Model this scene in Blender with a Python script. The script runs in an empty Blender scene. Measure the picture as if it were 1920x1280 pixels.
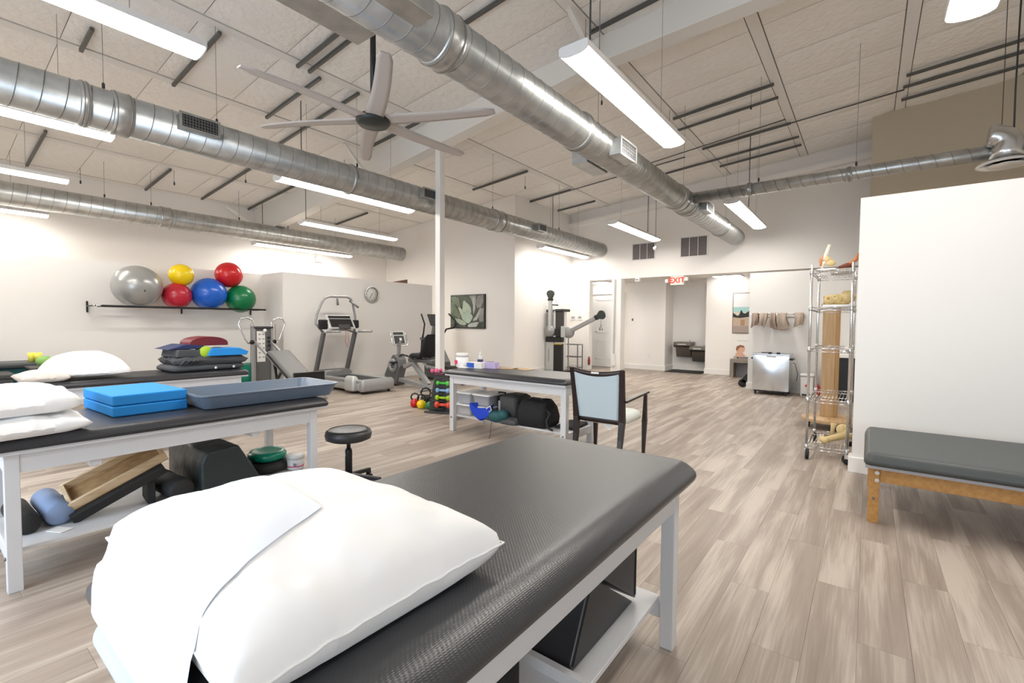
import bpy, math, random
from mathutils import Vector, Matrix, Euler, noise
random.seed(7)
C = bpy.context.scene.collection
sc = bpy.context.scene
PI = math.pi

# ---------------------------------------------------------------- camera
cam_d = bpy.data.cameras.new('camera'); cam = bpy.data.objects.new('camera', cam_d); C.objects.link(cam)
cam_d.sensor_width = 36.0; cam_d.lens = 36.0 * 872.62 / 1920.0; cam_d.clip_start = 0.02; cam_d.clip_end = 80
YAW, PITCH, ROLL = -.65337, -.03908, .007055
cy_, sy_, cp_, sp_ = math.cos(YAW), math.sin(YAW), math.cos(PITCH), math.sin(PITCH)
fw = Vector((sy_*cp_, cy_*cp_, sp_)); r0 = Vector((cy_, -sy_, 0)); u0 = r0.cross(fw)
rr = r0*math.cos(ROLL) + u0*math.sin(ROLL); uu = -r0*math.sin(ROLL) + u0*math.cos(ROLL)
M = Matrix(((rr.x, uu.x, -fw.x), (rr.y, uu.y, -fw.y), (rr.z, uu.z, -fw.z))).to_4x4()
M.translation = Vector((0, 0, 1.35)); cam.matrix_world = M
sc.camera = cam

# ---------------------------------------------------------------- light, exposure
sc.view_settings.view_transform = 'Standard'; sc.view_settings.look = 'None'
sc.view_settings.gamma = 1.0; sc.view_settings.use_curve_mapping = False
sc.view_settings.exposure = 0.52
try:
    sc.cycles.use_denoising = True; sc.cycles.max_bounces = 8; sc.cycles.diffuse_bounces = 5
    sc.cycles.sample_clamp_indirect = 6; sc.cycles.blur_glossy = 1.0
    sc.cycles.caustics_reflective = False; sc.cycles.caustics_refractive = False
except Exception: pass
w = bpy.data.worlds.new('world'); sc.world = w; w.use_nodes = True
w.node_tree.nodes['Background'].inputs[0].default_value = (.75, .87, 1, 1)
w.node_tree.nodes['Background'].inputs[1].default_value = 1.5
LAMP = 23.0      # radiance of the lit fluorescent lenses
def window_light(name, loc, rot, sx, sy, power, col):
    l = bpy.data.lights.new(name, 'AREA'); l.shape = 'RECTANGLE'; l.size = sx; l.size_y = sy
    l.energy = power; l.color = col
    o = bpy.data.objects.new(name, l); C.objects.link(o); o.location = loc; o.rotation_euler = rot
    return o
# daylight through the street windows of the wall behind the camera
window_light('window_daylight', (-3.0, -2.42, 1.45), (PI/2, 0, 0), 3.4, 1.9, 95, (.60, .78, 1))
window_light('window_daylight', (1.6, -2.42, 1.45), (PI/2, 0, 0), 2.6, 1.9, 50, (.80, .90, 1))

# ---------------------------------------------------------------- materials
def mat(name, col, rough=.6, metal=0.0, bump=None, emit=None, trans=0, var=None, spec=None, coat=0, ior=1.45, aniso=0):
    m = bpy.data.materials.new(name); m.use_nodes = True; nt = m.node_tree; N = nt.nodes; L = nt.links
    b = N['Principled BSDF']; b.inputs['Base Color'].default_value = (*col, 1)
    b.inputs['Roughness'].default_value = rough; b.inputs['Metallic'].default_value = metal
    b.inputs['IOR'].default_value = ior
    if spec is not None: b.inputs['Specular IOR Level'].default_value = spec
    if trans: b.inputs['Transmission Weight'].default_value = trans
    if coat: b.inputs['Coat Weight'].default_value = coat; b.inputs['Coat Roughness'].default_value = .15
    if emit: b.inputs['Emission Color'].default_value = (*emit[0], 1); b.inputs['Emission Strength'].default_value = emit[1]
    tc = N.new('ShaderNodeTexCoord')
    if bump:    # (scale, strength, distance)
        nz = N.new('ShaderNodeTexNoise'); nz.inputs['Scale'].default_value = bump[0]; nz.inputs['Detail'].default_value = 5
        L.new(tc.outputs['Object'], nz.inputs['Vector'])
        bp = N.new('ShaderNodeBump'); bp.inputs['Strength'].default_value = bump[1]; bp.inputs['Distance'].default_value = bump[2]
        L.new(nz.outputs['Fac'], bp.inputs['Height']); L.new(bp.outputs['Normal'], b.inputs['Normal'])
    if var:     # (scale, colour2)
        nz = N.new('ShaderNodeTexNoise'); nz.inputs['Scale'].default_value = var[0]; nz.inputs['Detail'].default_value = 5
        if len(var) > 2:
            mp = N.new('ShaderNodeMapping'); mp.inputs['Scale'].default_value = var[2]
            L.new(tc.outputs['Object'], mp.inputs['Vector']); L.new(mp.outputs['Vector'], nz.inputs['Vector'])
        else: L.new(tc.outputs['Object'], nz.inputs['Vector'])
        mx = N.new('ShaderNodeMix'); mx.data_type = 'RGBA'
        mx.inputs[6].default_value = (*col, 1); mx.inputs[7].default_value = (*var[1], 1)
        rp = N.new('ShaderNodeValToRGB'); rp.color_ramp.elements[0].position = .35; rp.color_ramp.elements[1].position = .65
        L.new(nz.outputs['Fac'], rp.inputs['Fac']); L.new(rp.outputs['Color'], mx.inputs[0])
        L.new(mx.outputs[2], b.inputs['Base Color'])
    return m

PLW, PLL = .18, 1.22
def floor_mat():
    m = bpy.data.materials.new('oak_plank_vinyl'); m.use_nodes = True; nt = m.node_tree; N = nt.nodes; L = nt.links
    b = N['Principled BSDF']; b.inputs['Roughness'].default_value = .42; b.inputs['Specular IOR Level'].default_value = .4
    g = N.new('ShaderNodeNewGeometry'); sp = N.new('ShaderNodeSeparateXYZ'); L.new(g.outputs['Position'], sp.inputs[0])
    def mt(op, a, c=None, d=None):
        n = N.new('ShaderNodeMath'); n.operation = op
        for i, v in enumerate((a, c, d)):
            if v is None: continue
            if isinstance(v, (int, float)): n.inputs[i].default_value = v
            else: L.new(v, n.inputs[i])
        return n.outputs[0]
    row = mt('FLOOR', mt('DIVIDE', sp.outputs[0], PLW))
    off = mt('MULTIPLY', mt('FRACT', mt('MULTIPLY', row, .618034)), PLL)
    idx = mt('FLOOR', mt('DIVIDE', mt('SUBTRACT', sp.outputs[1], off), PLL))
    cb = N.new('ShaderNodeCombineXYZ'); L.new(row, cb.inputs[0]); L.new(idx, cb.inputs[1])
    wn = N.new('ShaderNodeTexWhiteNoise'); wn.noise_dimensions = '2D'; L.new(cb.outputs[0], wn.inputs['Vector'])
    rnd = wn.outputs['Value']
    # broad pale streaks running along each board, shifted per board
    v = N.new('ShaderNodeCombineXYZ')
    L.new(mt('ADD', mt('MULTIPLY', sp.outputs[0], 9.0), mt('MULTIPLY', rnd, 40)), v.inputs[0])
    L.new(mt('ADD', mt('MULTIPLY', sp.outputs[1], .8), mt('MULTIPLY', rnd, 17)), v.inputs[1])
    n1 = N.new('ShaderNodeTexNoise'); n1.inputs['Scale'].default_value = 1; n1.inputs['Detail'].default_value = 2; L.new(v.outputs[0], n1.inputs['Vector'])
    v2 = N.new('ShaderNodeCombineXYZ')
    L.new(mt('ADD', mt('MULTIPLY', sp.outputs[0], 90.0), mt('MULTIPLY', rnd, 90)), v2.inputs[0]); L.new(mt('MULTIPLY', sp.outputs[1], 3.2), v2.inputs[1])
    n2 = N.new('ShaderNodeTexNoise'); n2.inputs['Scale'].default_value = 1; n2.inputs['Detail'].default_value = 5; n2.inputs['Distortion'].default_value = .6
    L.new(v2.outputs[0], n2.inputs['Vector'])
    f = mt('ADD', mt('MULTIPLY', n1.outputs['Fac'], 1.05), mt('ADD', mt('MULTIPLY', n2.outputs['Fac'], .42), mt('MULTIPLY', rnd, .16)))
    rp = N.new('ShaderNodeValToRGB'); e = rp.color_ramp.elements
    e[0].position = .46; e[0].color = (.215, .168, .138, 1); e[1].position = 1.12; e[1].color = (.47, .405, .345, 1)
    k = e.new(.78); k.color = (.315, .258, .214, 1)
    L.new(f, rp.inputs['Fac']); L.new(rp.outputs['Color'], b.inputs['Base Color'])
    bp = N.new('ShaderNodeBump'); bp.inputs['Strength'].default_value = .25; bp.inputs['Distance'].default_value = .001
    L.new(n2.outputs['Fac'], bp.inputs['Height']); L.new(bp.outputs['Normal'], b.inputs['Normal'])
    return m

def vinyl_mat(name, col, rough, scale=620):
    """black upholstery vinyl with a fine ribbed emboss"""
    m = bpy.data.materials.new(name); m.use_nodes = True; nt = m.node_tree; N = nt.nodes; L = nt.links
    b = N['Principled BSDF']; b.inputs['Base Color'].default_value = (*col, 1); b.inputs['Roughness'].default_value = rough
    b.inputs['Specular IOR Level'].default_value = .85
    tc = N.new('ShaderNodeTexCoord')
    w1 = N.new('ShaderNodeTexWave'); w1.inputs['Scale'].default_value = scale/6.28; w1.bands_direction = 'X'
    w2 = N.new('ShaderNodeTexWave'); w2.inputs['Scale'].default_value = scale*.6/6.28; w2.bands_direction = 'DIAGONAL'
    L.new(tc.outputs['Object'], w1.inputs['Vector']); L.new(tc.outputs['Object'], w2.inputs['Vector'])
    ad = N.new('ShaderNodeMath'); ad.operation = 'MULTIPLY'; L.new(w1.outputs['Fac'], ad.inputs[0]); L.new(w2.outputs['Fac'], ad.inputs[1])
    bp = N.new('ShaderNodeBump'); bp.inputs['Strength'].default_value = .30; bp.inputs['Distance'].default_value = .0008
    L.new(ad.outputs[0], bp.inputs['Height']); L.new(bp.outputs['Normal'], b.inputs['Normal'])
    return m

def wood_mat(name, c1, c2, rough=.45, ax=(18, 1.2, 18)):
    return mat(name, c1, rough, var=(2.2, c2, ax))

W = {}
W['floor'] = floor_mat()
W['subfloor'] = mat('subfloor', (.12, .09, .07), .9)
W['wall'] = mat('warm_white_paint', (.86, .83, .795), .75, bump=(220, .12, .002))
W['wall2'] = mat('bright_white_paint', (.77, .755, .73), .7, bump=(220, .1, .002))
W['taupe'] = mat('taupe_wall_tone', (.50, .44, .34), .8)  # far right wall set darker and browner than the other walls
W['trim'] = mat('white_semigloss', (.84, .82, .79), .35)
W['slab'] = mat('roof_deck_grey', (.30, .28, .26), .9)
W['insul'] = mat('white_insulation_facing', (.90, .875, .83), .34, bump=(11, .8, .03), spec=.5)
W['beam'] = mat('painted_steel', (.82, .80, .76), .6)
W['galv'] = mat('galvanised_sheet', (.50, .51, .50), .34, .88, bump=(5, .10, .01), var=(7, (.38, .39, .385)))
W['galvd'] = mat('galvanised_seam', (.25, .25, .24), .4, .8)
W['strut'] = mat('dark_strut', (.13, .13, .125), .45, .6)
W['black'] = mat('black_plastic', (.012, .012, .013), .4)
W['blackm'] = mat('black_metal', (.02, .02, .02), .35, .3)
W['rubber'] = mat('black_rubber', (.02, .02, .02), .7)
W['cable'] = mat('dark_cable', (.05, .05, .05), .6)
W['wire'] = mat('steel_cable', (.25, .25, .24), .4, .7)
W['lens'] = mat('lit_lens', (.9, .9, .9), .5, emit=((1, .955, .885), LAMP))
W['lens2'] = mat('lit_panel', (.9, .9, .9), .5, emit=((1, .96, .90), LAMP*.33))
W['whitem'] = mat('white_metal', (.78, .77, .75), .4)
W['fan'] = mat('fan_blade_taupe', (.50, .46, .43), .5)
W['hub'] = mat('fan_hub_dark', (.025, .03, .027), .45)
W['tablewhite'] = mat('table_frame_paint', (.66, .66, .67), .4)
W['vinyl'] = vinyl_mat('ribbed_black_vinyl', (.028, .029, .033), .36)
W['vinyl2'] = mat('smooth_black_vinyl', (.028, .028, .031), .36, bump=(90, .15, .001))
W['vinylg'] = mat('grey_black_vinyl', (.060, .066, .066), .45, bump=(160, .2, .001))
W['linen'] = mat('white_linen', (.93, .93, .93), .85, bump=(60, .05, .002))
W['sheet'] = mat('paper_sheet', (.82, .86, .93), .85)
W['beigecloth'] = mat('beige_linen', (.62, .56, .50), .9)
W['rollpaper'] = mat('pale_blue_paper', (.58, .68, .82), .8)
W['bluefoam'] = mat('blue_foam', (.02, .27, .72), .75, bump=(500, .3, .002))
W['tray'] = mat('slate_plastic', (.135, .175, .235), .32)
W['chrome'] = mat('chrome', (.80, .80, .81), .16, 1.0)
W['steel'] = mat('brushed_steel', (.62, .63, .64), .24, 1.0)
W['steeld'] = mat('dark_stainless', (.20, .185, .16), .35, .85)
W['silver'] = mat('silver_paint', (.36, .36, .36), .4, .35)
W['silverd'] = mat('grey_machine_paint', (.17, .17, .17), .4, .4)
W['silverl'] = mat('light_silver_panel', (.55, .56, .55), .35, .3)
W['oak'] = wood_mat('honey_oak', (.50, .275, .09), (.42, .21, .06))
W['pine'] = wood_mat('pale_plywood', (.55, .37, .20), (.47, .30, .145))
W['pinez'] = wood_mat('upright_plywood', (.55, .37, .20), (.47, .30, .145), ax=(18, 18, 1.2))
W['oakz'] = wood_mat('upright_oak', (.45, .27, .11), (.38, .21, .075), ax=(18, 18, 1.2))
W['slant'] = wood_mat('birch_box', (.74, .58, .38), (.60, .42, .23))
W['espresso'] = mat('espresso_wood', (.020, .010, .009), .3)
W['icefab'] = mat('ice_blue_fabric', (.50, .60, .65), .9, bump=(300, .3, .001))
W['cream'] = mat('pale_seat_vinyl', (.66, .70, .66), .5)
W['glass'] = mat('glass', (.8, .85, .85), .05, trans=.95)
W['clear'] = mat('clear_tub_plastic', (.93, .95, .97), .08, trans=.95, ior=1.1)
W['tubwhite'] = mat('white_plastic', (.82, .81, .80), .35)
for n_ in W['clear'].node_tree.nodes:
    if n_.type == 'BSDF_PRINCIPLED': n_.inputs['Alpha'].default_value = .38; n_.inputs['Transmission Weight'].default_value = 0
W['pink'] = mat('magenta_label', (.75, .02, .16), .5)
W['purple'] = mat('violet_carton', (.55, .45, .70), .6)
W['cblue'] = mat('blue_carton', (.02, .10, .55), .5)
W['bagblue'] = mat('royal_blue_bag', (.01, .06, .60), .45)
W['teal'] = mat('teal_nylon', (.015, .09, .10), .6)
W['nylon'] = mat('black_nylon', (.012, .012, .013), .8, bump=(60, .5, .01))
W['darkcase'] = mat('charcoal_case', (.045, .045, .045), .6)
W['charc'] = mat('charcoal_cloth', (.075, .078, .085), .85, bump=(30, .3, .01))
W['maroon'] = mat('maroon_vinyl', (.16, .015, .025), .45)
W['navy'] = mat('navy_vinyl', (.02, .03, .11), .5)
W['lime'] = mat('lime_foam', (.38, .55, .03), .6)
W['gray'] = mat('grey_foam', (.30, .30, .32), .7)
W['green'] = mat('green_rubber', (.0, .17, .055), .3, coat=.3)
W['teal_g'] = mat('teal_green_rubber', (.0, .22, .14), .3, coat=.3)
W['red'] = mat('red_rubber', (.55, .008, .012), .28, coat=.3)
W['crimson'] = mat('crimson_rubber', (.48, .015, .035), .3, coat=.3)
W['yellow'] = mat('yellow_rubber', (.85, .60, .0), .3, coat=.3)
W['blue'] = mat('blue_rubber', (.008, .11, .55), .28, coat=.3)
W['pearl'] = mat('pearl_grey_rubber', (.37, .37, .36), .28, .35, coat=.3)
W['orange'] = mat('coral_vinyl', (.75, .09, .05), .45)
W['kpink'] = mat('pink_vinyl', (.75, .13, .28), .45)
W['kgreen'] = mat('bright_green_vinyl', (.09, .60, .07), .45)
W['klblue'] = mat('pale_blue_vinyl', (.25, .45, .68), .45)
W['klime'] = mat('lime_vinyl', (.35, .58, .02), .45)
W['rollblue'] = mat('blue_grey_foam', (.25, .33, .50), .8)
W['bone'] = mat('bone_resin', (.70, .54, .26), .5, bump=(25, .4, .01))
W['bonew'] = mat('white_bone', (.82, .74, .62), .5)
W['boneo'] = mat('muscle_orange', (.70, .26, .10), .5)
W['towel'] = mat('taupe_towel', (.34, .26, .215), .95, bump=(90, .6, .004))
W['towel2'] = mat('beige_towel', (.42, .345, .28), .95, bump=(90, .6, .004))
W['benchgrey'] = mat('weathered_grey_wood', (.25, .22, .18), .6)
W['exitred'] = mat('exit_lettering', (.8, .02, .01), .5, emit=((1, .03, .01), .7))
W['exitback'] = mat('exit_panel', (.85, .72, .66), .5, emit=((1, .25, .18), .12))
W['paper'] = mat('paper', (.86, .84, .80), .8)
W['ink'] = mat('ink', (.05, .05, .05), .7)
W['kraft'] = mat('kraft_card', (.55, .38, .22), .8)
W['brown'] = mat('brown_board', (.16, .09, .06), .7)
W['yellowcup'] = mat('lemon_plastic', (.85, .80, .12), .4)
W['leafgreen'] = mat('soft_green_foam', (.25, .45, .12), .7)

# ---------------------------------------------------------------- mesh collector
class MB:
    def __init__(s): s.v = []; s.f = []; s.sm = []; s.mi = []; s.cur = 0
    def add(s, vs, fs, smooth=False):
        o = len(s.v); s.v += [tuple(x) for x in vs]
        for f in fs: s.f.append(tuple(i+o for i in f)); s.sm.append(smooth); s.mi.append(s.cur)
        return s
    def box(s, x0, x1, y0, y1, z0, z1, m=None):
        vs = [Vector((x, y, z)) for z in (z0, z1) for y in (y0, y1) for x in (x0, x1)]
        if m is not None: vs = [m @ v for v in vs]
        return s.add(vs, [(0, 2, 3, 1), (4, 5, 7, 6), (0, 1, 5, 4), (1, 3, 7, 5), (3, 2, 6, 7), (2, 0, 4, 6)])
    def cb(s, cx, cy, cz, sx, sy, sz, rot=(0, 0, 0)):
        m = Matrix.Translation((cx, cy, cz)) @ Euler(rot).to_matrix().to_4x4()
        return s.box(-sx/2, sx/2, -sy/2, sy/2, -sz/2, sz/2, m)
    def beam(s, a, b, wx, wz, up=(0, 0, 1)):
        a, b = Vector(a), Vector(b); d = (b-a); l = d.length; d.normalize(); up = Vector(up)
        if abs(d.dot(up)) > .98: up = Vector((0, 1, 0))
        x = d.cross(up).normalized(); z = x.cross(d)
        vs = [p + x*i*wx/2 + z*j*wz/2 for p in (a, b) for j in (-1, 1) for i in (-1, 1)]
        return s.add(vs, [(0, 1, 3, 2), (4, 6, 7, 5), (0, 4, 5, 1), (1, 5, 7, 3), (3, 7, 6, 2), (2, 6, 4, 0)])
    def tube(s, pts, r, seg=8, cap=True, closed=False):
        pts = [Vector(p) for p in pts]; n = len(pts); rs = r if isinstance(r, (list, tuple)) else [r]*n
        ups = None; vs = []; fs = []
        for i, p in enumerate(pts):
            if closed: d = (pts[(i+1) % n]-pts[i-1])
            else: d = (pts[min(i+1, n-1)]-pts[max(i-1, 0)])
            if d.length < 1e-9: d = Vector((0, 0, 1))
            d.normalize()
            if ups is None:
                ups = Vector((0, 0, 1)) if abs(d.z) < .9 else Vector((1, 0, 0))
            x = d.cross(ups).normalized(); ups = x.cross(d).normalized()
            for k in range(seg):
                a = 2*PI*k/seg; vs.append(p + (x*math.cos(a)+ups*math.sin(a))*rs[i])
        m = n if closed else n-1
        for i in range(m):
            for k in range(seg):
                a = i*seg+k; b = i*seg+(k+1) % seg; c = ((i+1) % n)*seg+(k+1) % seg; d = ((i+1) % n)*seg+k
                fs.append((a, b, c, d))
        s.add(vs, fs, True)
        if cap and not closed:
            o = len(s.v)-len(vs)
            s.f.append(tuple(o+k for k in reversed(range(seg)))); s.sm.append(False); s.mi.append(s.cur)
            s.f.append(tuple(o+(n-1)*seg+k for k in range(seg))); s.sm.append(False); s.mi.append(s.cur)
        return s
    def lathe(s, prof, seg=24, o=(0, 0, 0), ax='z', smooth=True, cap=True):
        vs = []; fs = []; n = len(prof); o = Vector(o)
        for r, h in prof:
            for k in range(seg):
                a = 2*PI*k/seg; c, q = r*math.cos(a), r*math.sin(a)
                v = {'z': Vector((c, q, h)), 'x': Vector((h, c, q)), 'y': Vector((q, h, c))}[ax]
                vs.append(o+v)
        for i in range(n-1):
            for k in range(seg): fs.append((i*seg+k, i*seg+(k+1) % seg, (i+1)*seg+(k+1) % seg, (i+1)*seg+k))
        s.add(vs, fs, smooth)
        b = len(s.v)-len(vs)
        if not cap: return s
        if prof[0][0] > 1e-5: s.f.append(tuple(b+k for k in reversed(range(seg)))); s.sm.append(False); s.mi.append(s.cur)
        if prof[-1][0] > 1e-5: s.f.append(tuple(b+(n-1)*seg+k for k in range(seg))); s.sm.append(False); s.mi.append(s.cur)
        return s
    def sph(s, c, r, seg=20, rings=12, sc=(1, 1, 1)):
        prof = [(max(1e-6, math.sin(PI*i/rings)), -math.cos(PI*i/rings)) for i in range(rings+1)]
        vs = []; fs = []
        for a, h in prof:
            for k in range(seg):
                t = 2*PI*k/seg; vs.append(Vector(c)+Vector((a*math.cos(t)*sc[0], a*math.sin(t)*sc[1], h*sc[2]))*r)
        for i in range(rings):
            for k in range(seg): fs.append((i*seg+k, i*seg+(k+1) % seg, (i+1)*seg+(k+1) % seg, (i+1)*seg+k))
        return s.add(vs, fs, True)
    def prism(s, poly, a, b, ax='y', smooth=False):
        """poly in the plane across axis ax, extruded from a to b"""
        def P(u, v, h): return {'y': (u, h, v), 'x': (h, u, v), 'z': (u, v, h)}[ax]
        n = len(poly); vs = [P(u, v, a) for u, v in poly]+[P(u, v, b) for u, v in poly]
        s.add(vs, [(i, (i+1) % n, n+(i+1) % n, n+i) for i in range(n)], smooth)
        o = len(s.v)-2*n
        for q in (tuple(o+i for i in reversed(range(n))), tuple(o+n+i for i in range(n))):
            s.f.append(q); s.sm.append(False); s.mi.append(s.cur)
        return s
    def grid(s, fn, nu, nv, smooth=True):
        vs = [fn(i/nu, j/nv) for j in range(nv+1) for i in range(nu+1)]
        return s.add(vs, [(j*(nu+1)+i, j*(nu+1)+i+1, (j+1)*(nu+1)+i+1, (j+1)*(nu+1)+i) for j in range(nv) for i in range(nu)], smooth)
    def mesh(s, name, mats):
        me = bpy.data.meshes.new(name); me.from_pydata(s.v, [], s.f); me.update()
        for m in (mats if isinstance(mats, (list, tuple)) else [mats]): me.materials.append(m)
        me.polygons.foreach_set('use_smooth', s.sm); me.polygons.foreach_set('material_index', s.mi)
        import bmesh
        b = bmesh.new(); b.from_mesh(me); bmesh.ops.remove_doubles(b, verts=b.verts, dist=1e-6)
        bmesh.ops.recalc_face_normals(b, faces=b.faces); b.to_mesh(me); b.free(); me.update()
        return me

def link(name, me, parent=None, loc=None, rot=None):
    o = bpy.data.objects.new(name, me); C.objects.link(o)
    if parent: o.parent = parent
    if loc: o.location = loc
    if rot: o.rotation_euler = rot
    return o
def bev(o, wd=.004, seg=2):
    if wd:
        m = o.modifiers.new('bevel', 'BEVEL'); m.width = wd; m.segments = seg; m.limit_method = 'ANGLE'; m.angle_limit = .6
        m.harden_normals = False
    return o
def part(name, mb, m, parent, label=None, bevel=0, kind=None, seg=2):
    o = link(name, mb.mesh(name, m), parent)
    if bevel: bev(o, bevel, seg)
    if label: o['label'] = label
    if kind: o['kind'] = kind
    return o
def tag(o, label, cat, group=None):
    o['label'] = label; o['category'] = cat
    if group: o['group'] = group
    return o
def thing(name, label, cat, loc=(0, 0, 0), rz=0, group=None):
    o = bpy.data.objects.new(name, None); C.objects.link(o); o.location = loc; o.rotation_euler = (0, 0, rz)
    o.empty_display_size = .1
    return tag(o, label, cat, group)
def solo(name, label, cat, mb, m, loc=(0, 0, 0), rz=0, group=None, bevel=0, seg=2, rot=None):
    o = link(name, mb.mesh(name, m), None, loc, rot or (0, 0, rz))
    if bevel: bev(o, bevel, seg)
    return tag(o, label, cat, group)
def struct(name, mb, m, bevel=0):
    o = link(name, mb.mesh(name, m)); o['kind'] = 'structure'
    if bevel: bev(o, bevel)
    return o
def copy_tree(o, label=None, loc=None, rz=None, parent=None, group=None):
    c = o.copy(); C.objects.link(c); c.parent = parent
    if loc: c.location = loc
    if rz is not None: c.rotation_euler = (0, 0, rz)
    if label: c['label'] = label
    if group: c['group'] = group
    for ch in list(o.children): copy_tree(ch, parent=c)
    return c
def lettering(name, body, size, m, parent, loc, rot, depth=.002, bold=0.0):
    cu = bpy.data.curves.new(name, 'FONT'); cu.body = body; cu.size = size; cu.extrude = depth; cu.align_x = 'CENTER'; cu.align_y = 'CENTER'; cu.offset = bold
    t = bpy.data.objects.new(name, cu); C.objects.link(t)
    bpy.context.view_layer.update()
    me = bpy.data.meshes.new_from_object(t.evaluated_get(bpy.context.evaluated_depsgraph_get())); me.name = name
    C.objects.unlink(t); bpy.data.objects.remove(t)
    me.materials.clear(); me.materials.append(m)
    return link(name, me, parent, loc, rot)

# ================================================================ SETTING
XL, YB = -12.4, 12.3
CS = .085; CA = math.atan(CS)
def zc(x): return 4.17 + CS*(x-XL)
XR, YF = 4.6, -2.5

# ---- floor: planks
fl = struct('floor', MB().box(XL-.3, XR, YF, 14.6, -.12, -.004), W['subfloor'])
pm = MB().box(.0005, PLW-.0005, .0005, PLL-.0005, -.006, 0).mesh('plank', W['floor'])
Rw = M.to_3x3()
def inview(x, y):
    v = Rw.inverted() @ (Vector((x, y, 0))-Vector((0, 0, 1.35)))
    if v.z > -.1: return False
    return abs(v.x/-v.z) < 1.16 and abs(v.y/-v.z) < .80
cells = []
for i in range(int(math.floor((XL-.3)/PLW)), int(XR/PLW)):
    off = ((i*.618034) % 1.0)*PLL
    for j in range(-4, 13):
        x0, y0 = i*PLW, off+j*PLL
        ya, yb = max(y0, YF), min(y0+PLL, 14.5)
        if yb-ya < .02: continue
        vis = any(inview(x0+PLW/2, y0+PLL*t) for t in (0, .5, 1))
        cells.append((0 if vis else 1, math.hypot(x0+.1, y0+.6), x0, y0, ya, yb))
cells.sort()
rest = MB(); n = 0
for vis, d, x0, y0, ya, yb in cells:
    if n < 298 and not vis and ya == y0 and yb == y0+PLL:
        link('plank', pm, fl, (x0, y0, 0)); n += 1
    else: rest.box(x0+.0005, x0+PLW-.0005, ya+.0005, yb-.0005, -.006, 0)
part('distant_planks', rest, W['floor'], fl, kind='stuff')

# ---- walls
def wallbox(name, *a, m='wall', bevel=0): return struct(name, MB().box(*a), W[m], bevel)
struct('wall_left', MB().box(XL-.2, XL, YF, 9.6, 0, 4.18), W['wall'])
part('emergency_light', MB().box(XL, XL+.09, 7.06, 7.27, 3.03, 3.2), W['whitem'], bpy.data.objects['wall_left'], bevel=.01)
wallbox('wall_partition_balls', -10.16, -10.02, YF, 4.56, 0, 2.33)
wallbox('wall_partition_step', -10.16, -9.33, 4.56, 4.70, 0, 2.33)
wallbox('wall_partition_treadmill', -9.33, -9.19, 4.56, 8.52, 0, 2.33)
struct('wall_picture', MB().prism([(XL-.2, 0), (-7.2, 0), (-7.2, zc(-7.2)), (XL-.2, zc(XL-.2))], 9.5, 9.65), W['wall'])
struct('wall_alcove', MB().box(-7.36, -7.2, 9.65, YB, 0, zc(-7.28)+.05), W['wall'])
OX0 = -6.56
bw = struct('wall_back', MB().prism([(-7.36, 0), (OX0, 0), (OX0, 2.62), (3.2, 2.62), (3.2, 0), (XR, 0), (XR, zc(XR)), (-7.36, zc(-7.36))], YB, YB+.16), W['wall'])
struct('wall_corridor', MB().box(-8.2, -4.68, 13.42, 13.56, 0, 2.7).box(-4.82, -4.68, 13.56, 14.1, 0, 2.7).box(-4.82, -3.3, 14.1, 14.24, 0, 2.7)
       .box(-3.56, -3.42, 13.56, 14.1, 0, 2.7).box(-3.56, XR, 13.42, 13.56, 0, 2.7).box(-8.2, -8.06, 12.4, 13.5, 0, 2.7), W['wall'])
struct('ceiling_corridor', MB().box(-8.2, XR, 12.461, 14.24, 2.64, 2.76), W['wall'])
pl_ = solo('corridor_column', 'white square column with conduit standing in the wide corridor opening', 'column', MB().box(-5.78, -5.50, 12.16, 12.44, 0, 2.62), W['trim'])
part('conduit', MB().box(-5.70, -5.665, 12.125, 12.16, .45, 2.6), W['silverl'], pl_)
part('outlet_box', MB().box(-5.74, -5.63, 12.10, 12.16, .18, .50), W['whitem'], pl_, bevel=.006)
struct('wall_towels', MB().box(-2.0, .2, 10.8, 10.95, 0, 2.43), W['wall2'])
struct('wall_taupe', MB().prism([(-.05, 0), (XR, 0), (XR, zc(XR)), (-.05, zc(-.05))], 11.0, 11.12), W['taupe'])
struct('wall_right_partition', MB().box(-.09, XR, 5.3, 5.44, 0, 2.505), W['wall2'])
struct('wall_right', MB().box(XR, XR+.15, YF, 14.24, 0, 5.7), W['wall'])
# street wall with two windows, behind the camera
fwm = MB()
for a in ((-12.6, -4.8, 0, 4.2), (-1.2, .2, 0, 5.6), (3.0, XR, 0, 5.7), (-4.8, -1.2, 0, .4), (.2, 3.0, 0, .4), (-4.8, -1.2, 2.5, 4.9), (.2, 3.0, 2.5, 5.4)):
    fwm.box(a[0], a[1], YF-.15, YF, a[2], a[3])
struct('wall_front', fwm, W['wall'])
for nme, a, b in (('window_1', -4.8, -1.2), ('window_2', .2, 3.0)):
    o = struct(nme, MB().box(a, b, YF-.12, YF-.06, .4, .46).box(a, b, YF-.12, YF-.06, 2.44, 2.5).box(a, a+.06, YF-.12, YF-.06, .46, 2.44).box(b-.06, b, YF-.12, YF-.06, .46, 2.44)
               .box((a+b)/2-.03, (a+b)/2+.03, YF-.12, YF-.06, .46, 2.44), W['trim'])
    part('pane', MB().box(a+.06, b-.06, YF-.10, YF-.09, .46, 2.44), W['sheet'], o)
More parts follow.
